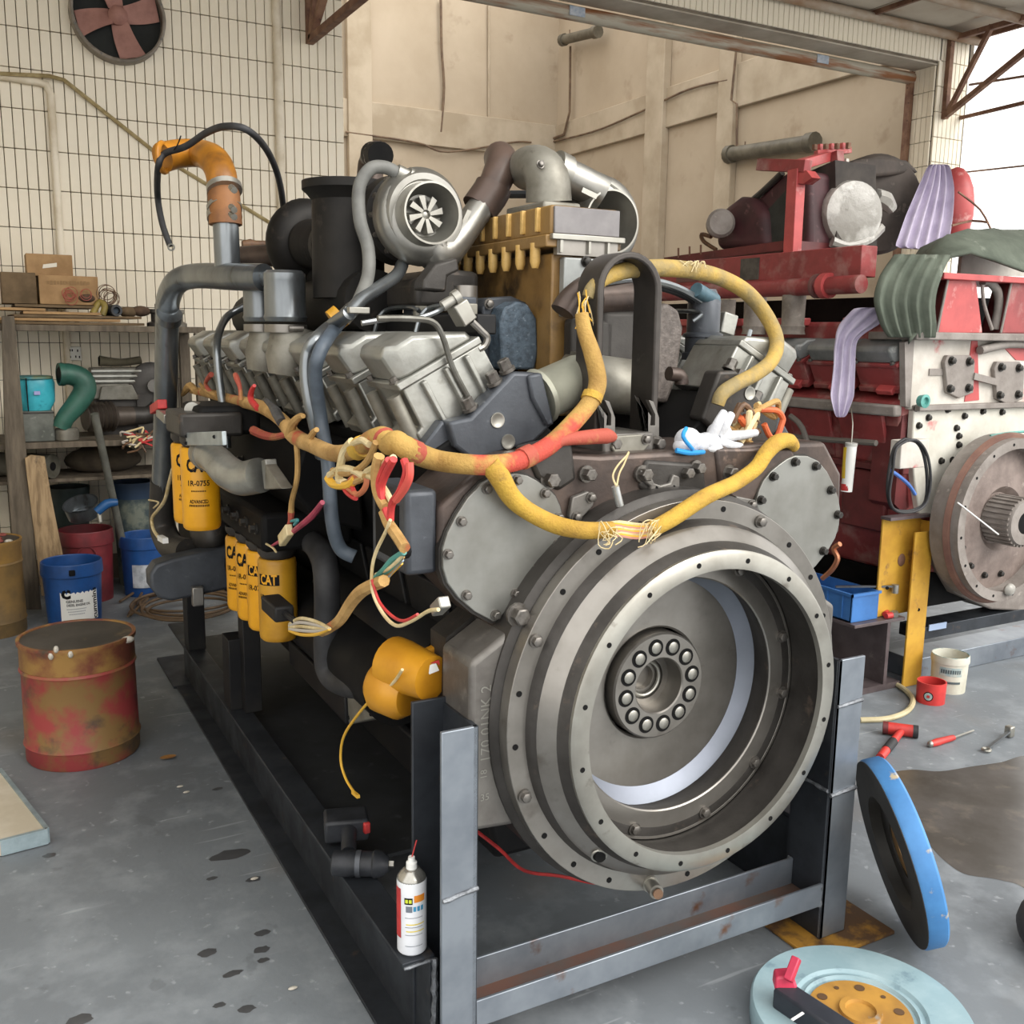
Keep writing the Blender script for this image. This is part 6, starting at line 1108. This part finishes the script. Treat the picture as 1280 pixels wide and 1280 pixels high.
p0_ = W(1202, 868, Z=0)+V((0, .075, 0)); t = pail('paint_pail', p0_, .074, .08, .17, M('cream_pail', 'cfcdbf', 'bcb9a8', rough=.5, sc=8), 'small cream pail with smeared blue rim standing by the red tin', 'pail', rim=M('smeared_rim', 'c4c2b2', '4d7f86', rough=.5, sc=24), inner=void); fp_ = camface(p0_)
part('pail_label', cyl_patch(p0_, .0785, fp_+.1, .1, .085, .125), M('faded_label', '93a9ab', 'b8bdb4', rough=.7, sc=30), t); bars(p0_, .079, fp_+.1, .09, .097, 9, .018, .7, M('label_dark', '4b585c', rough=.6), t); part('label_print', cyl_patch(p0_, .0786, fp_+.1, .09, .05, .06), MATS['label_dark'], t)
p1_ = W(1177, 882, Z=0)+V((0, .06, 0)); t = thing('red_tin', 'open bright red tin with a white round mark on the floor', 'tin', p1_); part('tin_wall', B().lathe(p1_, (0, 0, 1), [(0, .06), (.095, .062), (.095, .056), (.03, .055)], 32), M('tin_red', 'cf3d3a', 'b83331', rough=.4, sc=8), t); part('tin_fill', B().cyl(p1_+V((0, 0, .05)), p1_+V((0, 0, .055)), .056, n=24), void, t)
ft = camface(p1_)-.15
for nm_, mt_, rr0, rad in (('tin_mark', ink, .0625, .021), ('tin_mark', MATS['faded_label'], .063, .017), ('tin_print', wire_r, .0635, .007)):
    mp = on_cyl(p1_+V((0, 0, .04)), rr0, ft); part(nm_, B().add([mp(0, 0)]+[mp(math.cos(i*.3927)*rad, math.sin(i*.3927)*rad) for i in range(16)], [(0, i+1, (i+1) % 16+1) for i in range(16)]), mt_, t)
t = thing('caulk_tube', 'white and yellow sealant tube hanging on a wire beside the red engine', 'tube', W(1061, 612, X=2.08)); a, b_ = W(1058, 614, X=2.08), W(1064, 557, X=2.08); part('tube_body', B().cyl(a, b_, .025, n=20), ink_w, t); part('tube_stripe', B().tube([a*.3+b_*.7+V((-.012, -.01, 0)), a*.9+b_*.1+V((-.012, -.01, 0)), ][::1], .0155, 10, 1), M('stripe_yellow', 'd8b52f', rough=.4), t) if False else None
d_ = (b_-a).normalized(); part('tube_stripe', cyl_patch(a, .0256, camface(a)-.9, .03, .06, .2), M('stripe_yellow', 'd8b52f', rough=.4), t); part('tube_stripe', cyl_patch(a, .0256, camface(a)-.6, .045, .005, .035), wire_r, t); part('tube_cap', B().cyl(b_, b_+d_*.012, .027, n=20), M('cap_grey', 'b9b9b4', rough=.5), t); part('hang_wire', B().tube([b_+d_*.01, W(1066, 530, X=2.1), W(1064, 510, X=2.14)], .003, 5, 2), mach, t)
t = thing('cable_loop', 'black cable looped and hanging beside the flywheel of the red engine', 'cable', W(1135, 640, Y=YB)); lp = WP([(1130, 549), (1118, 560), (1111, 590), (1110, 620), (1118, 637), (1140, 638), (1156, 628), (1159, 600), (1155, 570), (1146, 553), (1130, 549)], Y=YB-.01)
part('cable_turn', B().tube(lp, .007, 8, 5), black_g, t); part('cable_turn', B().tube([p+V((rnd.uniform(-.01, .01), -.012, rnd.uniform(-.012, .012))) for p in lp], .006, 8, 5), black_g, t)
# cloths and tarp
def cloth(name, rings, mt, label, cat, sub=1): return one(name, B().loft(rings, caps=True), mt, label, cat, sub=sub, ang=180)
def strip_cloth(pts, wds, fold, nf, seed=1, thick=.01):
    """hanging cloth: centre line points, half widths along the camera's right, with vertical folds"""
    rr = random.Random(seed); P = smooth_path(pts, 4); rings = []
    m_ = len(P); ws = []
    for i in range(m_):
        t = i/(m_-1)*(len(wds)-1); k = min(int(t), len(wds)-2); ws.append(wds[k]*(1-(t-k))+wds[k+1]*(t-k))
    right = V((math.cos(YAW), -math.sin(YAW), 0)); back = V((math.sin(YAW), math.cos(YAW), 0)); n = nf*4+1
    ph = [rr.uniform(0, 6.28) for _ in range(3)]
    for i, p in enumerate(P):
        fr, bk_ = [], []
        for j in range(n):
            u = j/(n-1)*2-1; d = math.sin(u*nf*math.pi+ph[0]+i*.08)*fold + math.sin(u*nf*2.3*math.pi+ph[1])*fold*.3
            q = p+right*(u*ws[i])+back*d; fr.append(q); bk_.append(q+back*thick)
        rings.append(fr+bk_[::-1])
    return rings
lil = M('lilac_cloth', 'c6bdd0', 'b3a9c0', rough=.95, sc=10); tarp = M('green_tarp', '5f665a', '4c5348', rough=.9, sc=5, c3='767c70', sc3=9, bump=.2, bsc=40)
cloth('cloth', strip_cloth([W(1098, 384, X=2.12), W(1075, 405, X=2.10), W(1058, 425, X=2.07), W(1055, 460, X=2.07), W(1052, 495, X=2.07), W(1050, 522, X=2.07)], [.10, .09, .05, .05, .055, .02], .018, 3, 2), lil, 'lilac cloth hanging over the red cylinder heads', 'cloth')
cloth('cloth', strip_cloth([W(1172, 205, Y=2.42), W(1168, 235, Y=2.42), W(1160, 270, Y=2.4), W(1150, 312, Y=2.36)], [.05, .10, .13, .15], .03, 5, 4), lil, 'lilac cloth draped beside the sooty round drum', 'cloth')
YT = 1.40
tp = []
prof = [(1118, 400), (1124, 370), (1134, 335), (1150, 312), (1175, 300), (1205, 293), (1240, 290), (1275, 289), (1310, 290)]
low = [(1138, 425), (1150, 410), (1158, 385), (1172, 345), (1190, 322), (1215, 318), (1245, 322), (1280, 335), (1310, 345)]
b = B(); rings = []
for (x0_, y0_), (x1_, y1_) in zip(prof, low):
    a0, a1 = W(x0_, y0_, Y=YT+.35), W(x1_, y1_, Y=YT-.02); top = a0; f = []
    for j in range(9):
        t = j/8; q = a0*(1-t)+a1*t+V((0, 0, .05*math.sin(t*math.pi)+.012*math.sin(t*11+x0_*.05))); f.append(q)
    rings.append(f+[q+V((.004, .012, -.01)) for q in f[::-1]])
b.loft(rings); b.loft(strip_cloth([W(1155, 318, Y=YT+.04), W(1140, 345, Y=YT), W(1132, 375, Y=YT), W(1136, 405, Y=YT), W(1140, 422, Y=YT)], [.12, .13, .13, .12, .10], .014, 5, 6, .006))
one('tarp', b, tarp, 'grey green tarp thrown over the top of the red engine', 'tarp', ang=180)
one('yard_pump', B().ball(W(1190, 265, D=7.5), (.16, .14, .35), 14, 9), red_b, 'red machine part standing in the bright yard beyond the cloth', 'machine part') if False else part('rear_red_cover', B().ball(W(1192, 262, Y=2.5), (.1, .12, .24), 14, 9), red_b, r)
part('wiper_rod', B().tube([W(1198, 240, Y=2.3), W(1225, 262, Y=2.3), W(1240, 290, Y=2.2)], .006, 5, 3), rusty, r); part('wiper_rod', B().tube([W(1190, 282, Y=2.3), W(1215, 276, Y=2.3), W(1235, 278, Y=2.2)], .007, 5, 2), rusty, r)
# ================================================================ THINGS ON THE FLOOR, RIGHT
one('garden_hose', B().tube([W(1060, 843, Z=.012), W(1090, 843, Z=.012), W(1120, 855, Z=.012), W(1140, 872, Z=.012), W(1135, 888, Z=.012), W(1110, 898, Z=.012), W(1075, 900, Z=.012)], .012, 8, 6), M('cream_hose', 'c2b793', 'ab9f7a', rough=.5, sc=10), 'cream hose curving across the floor behind the steel post', 'hose')
hm = thing('hammer', 'red hammer with black grip lying on the floor', 'hammer', W(1115, 930, Z=0)); rubr = M('tool_red', 'c93a34', 'a82f2b', rough=.45, sc=14)
h0, h1 = W(1126, 915, Z=.025), W(1100, 947, Z=.018); part('handle', B().tube([h0, h0*.4+h1*.6, h1], [.014, .017, .016], 12, 3), rubr, hm); part('grip', B().tube([h0*.62+h1*.38, h0*.28+h1*.72], [.018, .018], 12, 1), black_g, hm)
a, b_ = W(1110, 910, Z=.027), W(1141, 914, Z=.027); part('hammer_head', B().tube([a, b_], .025, 14, 1), rubr, hm); part('hammer_face', B().tube([b_, b_+(b_-a).normalized()*.02], .026, 14, 1), black_g, hm); part('hammer_face', B().tube([a-(b_-a).normalized()*.02, a], .026, 14, 1), M('face_maroon', '6a2a2a', rough=.5), hm)
sd = thing('screwdriver', 'screwdriver with a red handle lying on the floor', 'screwdriver', W(1190, 922, Z=0)); a, b_ = W(1163, 930, Z=.014), W(1192, 922, Z=.014); c = W(1217, 913, Z=.01); part('handle', B().tube([a, a*.7+b_*.3, b_], [.011, .015, .011], 12, 3), rubr, sd); part('blade', B().tube([b_, c], .004, 8, 1), mach, sd); part('handle_cap', B().ball(a, .013, 10, 6), mach, sd)
wn = thing('wrench', 'bent chrome ring wrench lying on the floor', 'wrench', W(1250, 928, Z=0)); a, b_ = W(1235, 935, Z=.012), W(1262, 914, Z=.03); part('shaft', B().bar(a, b_, .012, .008), steel_p, wn); part('ring_end', B().torus(W(1233, 937, Z=.01), (0, 0, 1), .014, .006, 18, 8), mach, wn); part('jaw_end', B().box(W(1262, 914, Z=.025), (.03, .03, .045)), mach, wn, bevel=.005)
# leaning disc with blue rim
Pb, Pt = W(1142, 1186, Z=0), W(1079, 958, X=.655); cD = (Pb+Pt)/2; u_ = (Pt-Pb).normalized(); RD = (Pt-Pb).length/2; vw = (cD-CAM).normalized(); w_ = u_.cross(vw).normalized()
if w_.dot(CR) > 0: w_ = -w_
nD = w_*math.cos(.2)-vw*math.sin(.2); nD = (nD-u_*nD.dot(u_)).normalized()
cD = cD+V((0, 0, .012))
dd = thing('clutch_disc', 'heavy disc with a chipped blue rim leaning on the steel post', 'disc', V((Pb.x, Pb.y, 0)))
part('disc_rim', B().lathe(cD, -nD, [(.004, RD*.95), (.004, RD*.985), (.010, RD), (.05, RD), (.056, RD*.98), (.056, RD*.9)], 72, False, True), M('chipped_blue', '4a86bf', '3f76ad', rough=.5, sc=8, c3='b8a98c', sc3=16, lo3=.62, hi3=.68), dd)
part('disc_face', B().lathe(cD, -nD, [(.002, RD*.985), (.002, RD*.6), (.03, RD*.55), (.03, RD*.3), (.05, RD*.3), (.05, RD*.9), (.008, RD*.985)], 64, False, True), M('dark_disc', '3c3a37', '2f2d2b', rough=.6, metal=.3, sc=8), dd); part('disc_web', B().lathe(cD, -nD, [(.035, RD*.6), (.035, RD*.12), (.045, RD*.12), (.045, RD*.6)], 48, False, True), M('ochre_web', '9a7238', '5e4428', rough=.6, sc=7), dd)
# flat disc and the cutting tool on it
c0 = W(1076, 1262, Z=.06); fd2 = thing('clutch_disc', 'flat pale blue disc with an ochre hub lying on the floor', 'disc', V((c0.x, c0.y, 0))); c0 = V((c0.x, c0.y, 0)); RF = .247
part('disc_body', B().lathe(c0, (0, 0, 1), [(0, RF*.97), (.01, RF), (.055, RF), (.062, RF*.98), (.062, RF*.6), (.055, RF*.57), (.055, RF*.54), (.058, RF*.52), (.05, RF*.5), (.05, 0)], 72), M('pale_blue_disc', '9db4ba', '88a2aa', rough=.5, sc=6, c3='6f8792', sc3=12), fd2)
part('disc_hub', B().lathe(c0+V((0, 0, .05)), (0, 0, 1), [(0, RF*.47), (.004, RF*.46), (.004, RF*.2), (.012, RF*.19), (.012, RF*.14), (.004, RF*.13), (.004, 0)], 48), M('ochre_hub', 'b98a3e', '9a7136', rough=.5, sc=7, c3='8d9aa0', sc3=9), fd2)
for k in range(10): a = R(36*k+8); q = c0+V((math.cos(a)*RF*.36, math.sin(a)*RF*.36, .0548)); part('hub_hole', B().cyl(q, q+V((0, 0, .0006)), .012 if k % 2 else .006, n=14), M('hole_brown', '5a4128', rough=.8), fd2)
tl = thing('angle_cutter', 'black and red hand tool resting on the flat disc', 'tool', W(1010, 1255, Z=.062)); mag = M('tool_pink_red', 'c53553', 'a92c46', rough=.4, sc=14)
q0, q1 = W(975, 1242, Z=.085), W(1062, 1300, Z=.085); part('tool_body', B().bar(q0, q1, .055, .05), M('tool_navy', '23262e', '2d3038', rough=.5, sc=12), tl, bevel=.006); part('tool_collar', B().prism([p for p in WP([(968, 1238), (970, 1222), (992, 1220), (1000, 1245), (1004, 1256)], D=2.28)], (.02, .03, 0)), mag, tl, bevel=.005); part('tool_lever', B().bar(W(985, 1226, Z=.13), W(996, 1197, Z=.17), .02, .02), mag, tl, bevel=.003); part('tool_mark', B().bar(W(990, 1275, Z=.112), W(1004, 1266, Z=.112), .006, .002), ink_w, tl)
pd = [W(x, y, Z=.0007) for x, y in ((1108, 966), (1140, 962), (1175, 964), (1215, 958), (1250, 953), (1290, 946), (1330, 990), (1340, 1060), (1300, 1112), (1268, 1104), (1240, 1098), (1205, 1092), (1180, 1075), (1160, 1055), (1142, 1046), (1136, 1010), (1120, 985))]
pd = smooth_path(pd+[pd[0]], 6)[:-1]
one('oil_puddle', B().add(pd, [tuple(range(len(pd)))]), M('wet_oily_floor', '48443f', '575350', rough=.22, sc=4, c3='6f675d', sc3=7, lo3=.55, hi3=.75, spec=.4), 'large dark wet oil patch on the floor beside the tools', 'puddle')
tyc = W(1305, 1205, Z=0)+V((.1, -.03, 0)); one('tyre', B().torus(tyc+V((.03, 0, .06)), (0, 0, 1), .11, .06, 36, 14), black_g, 'black rubber tyre lying on the floor beside the flat disc', 'tyre')
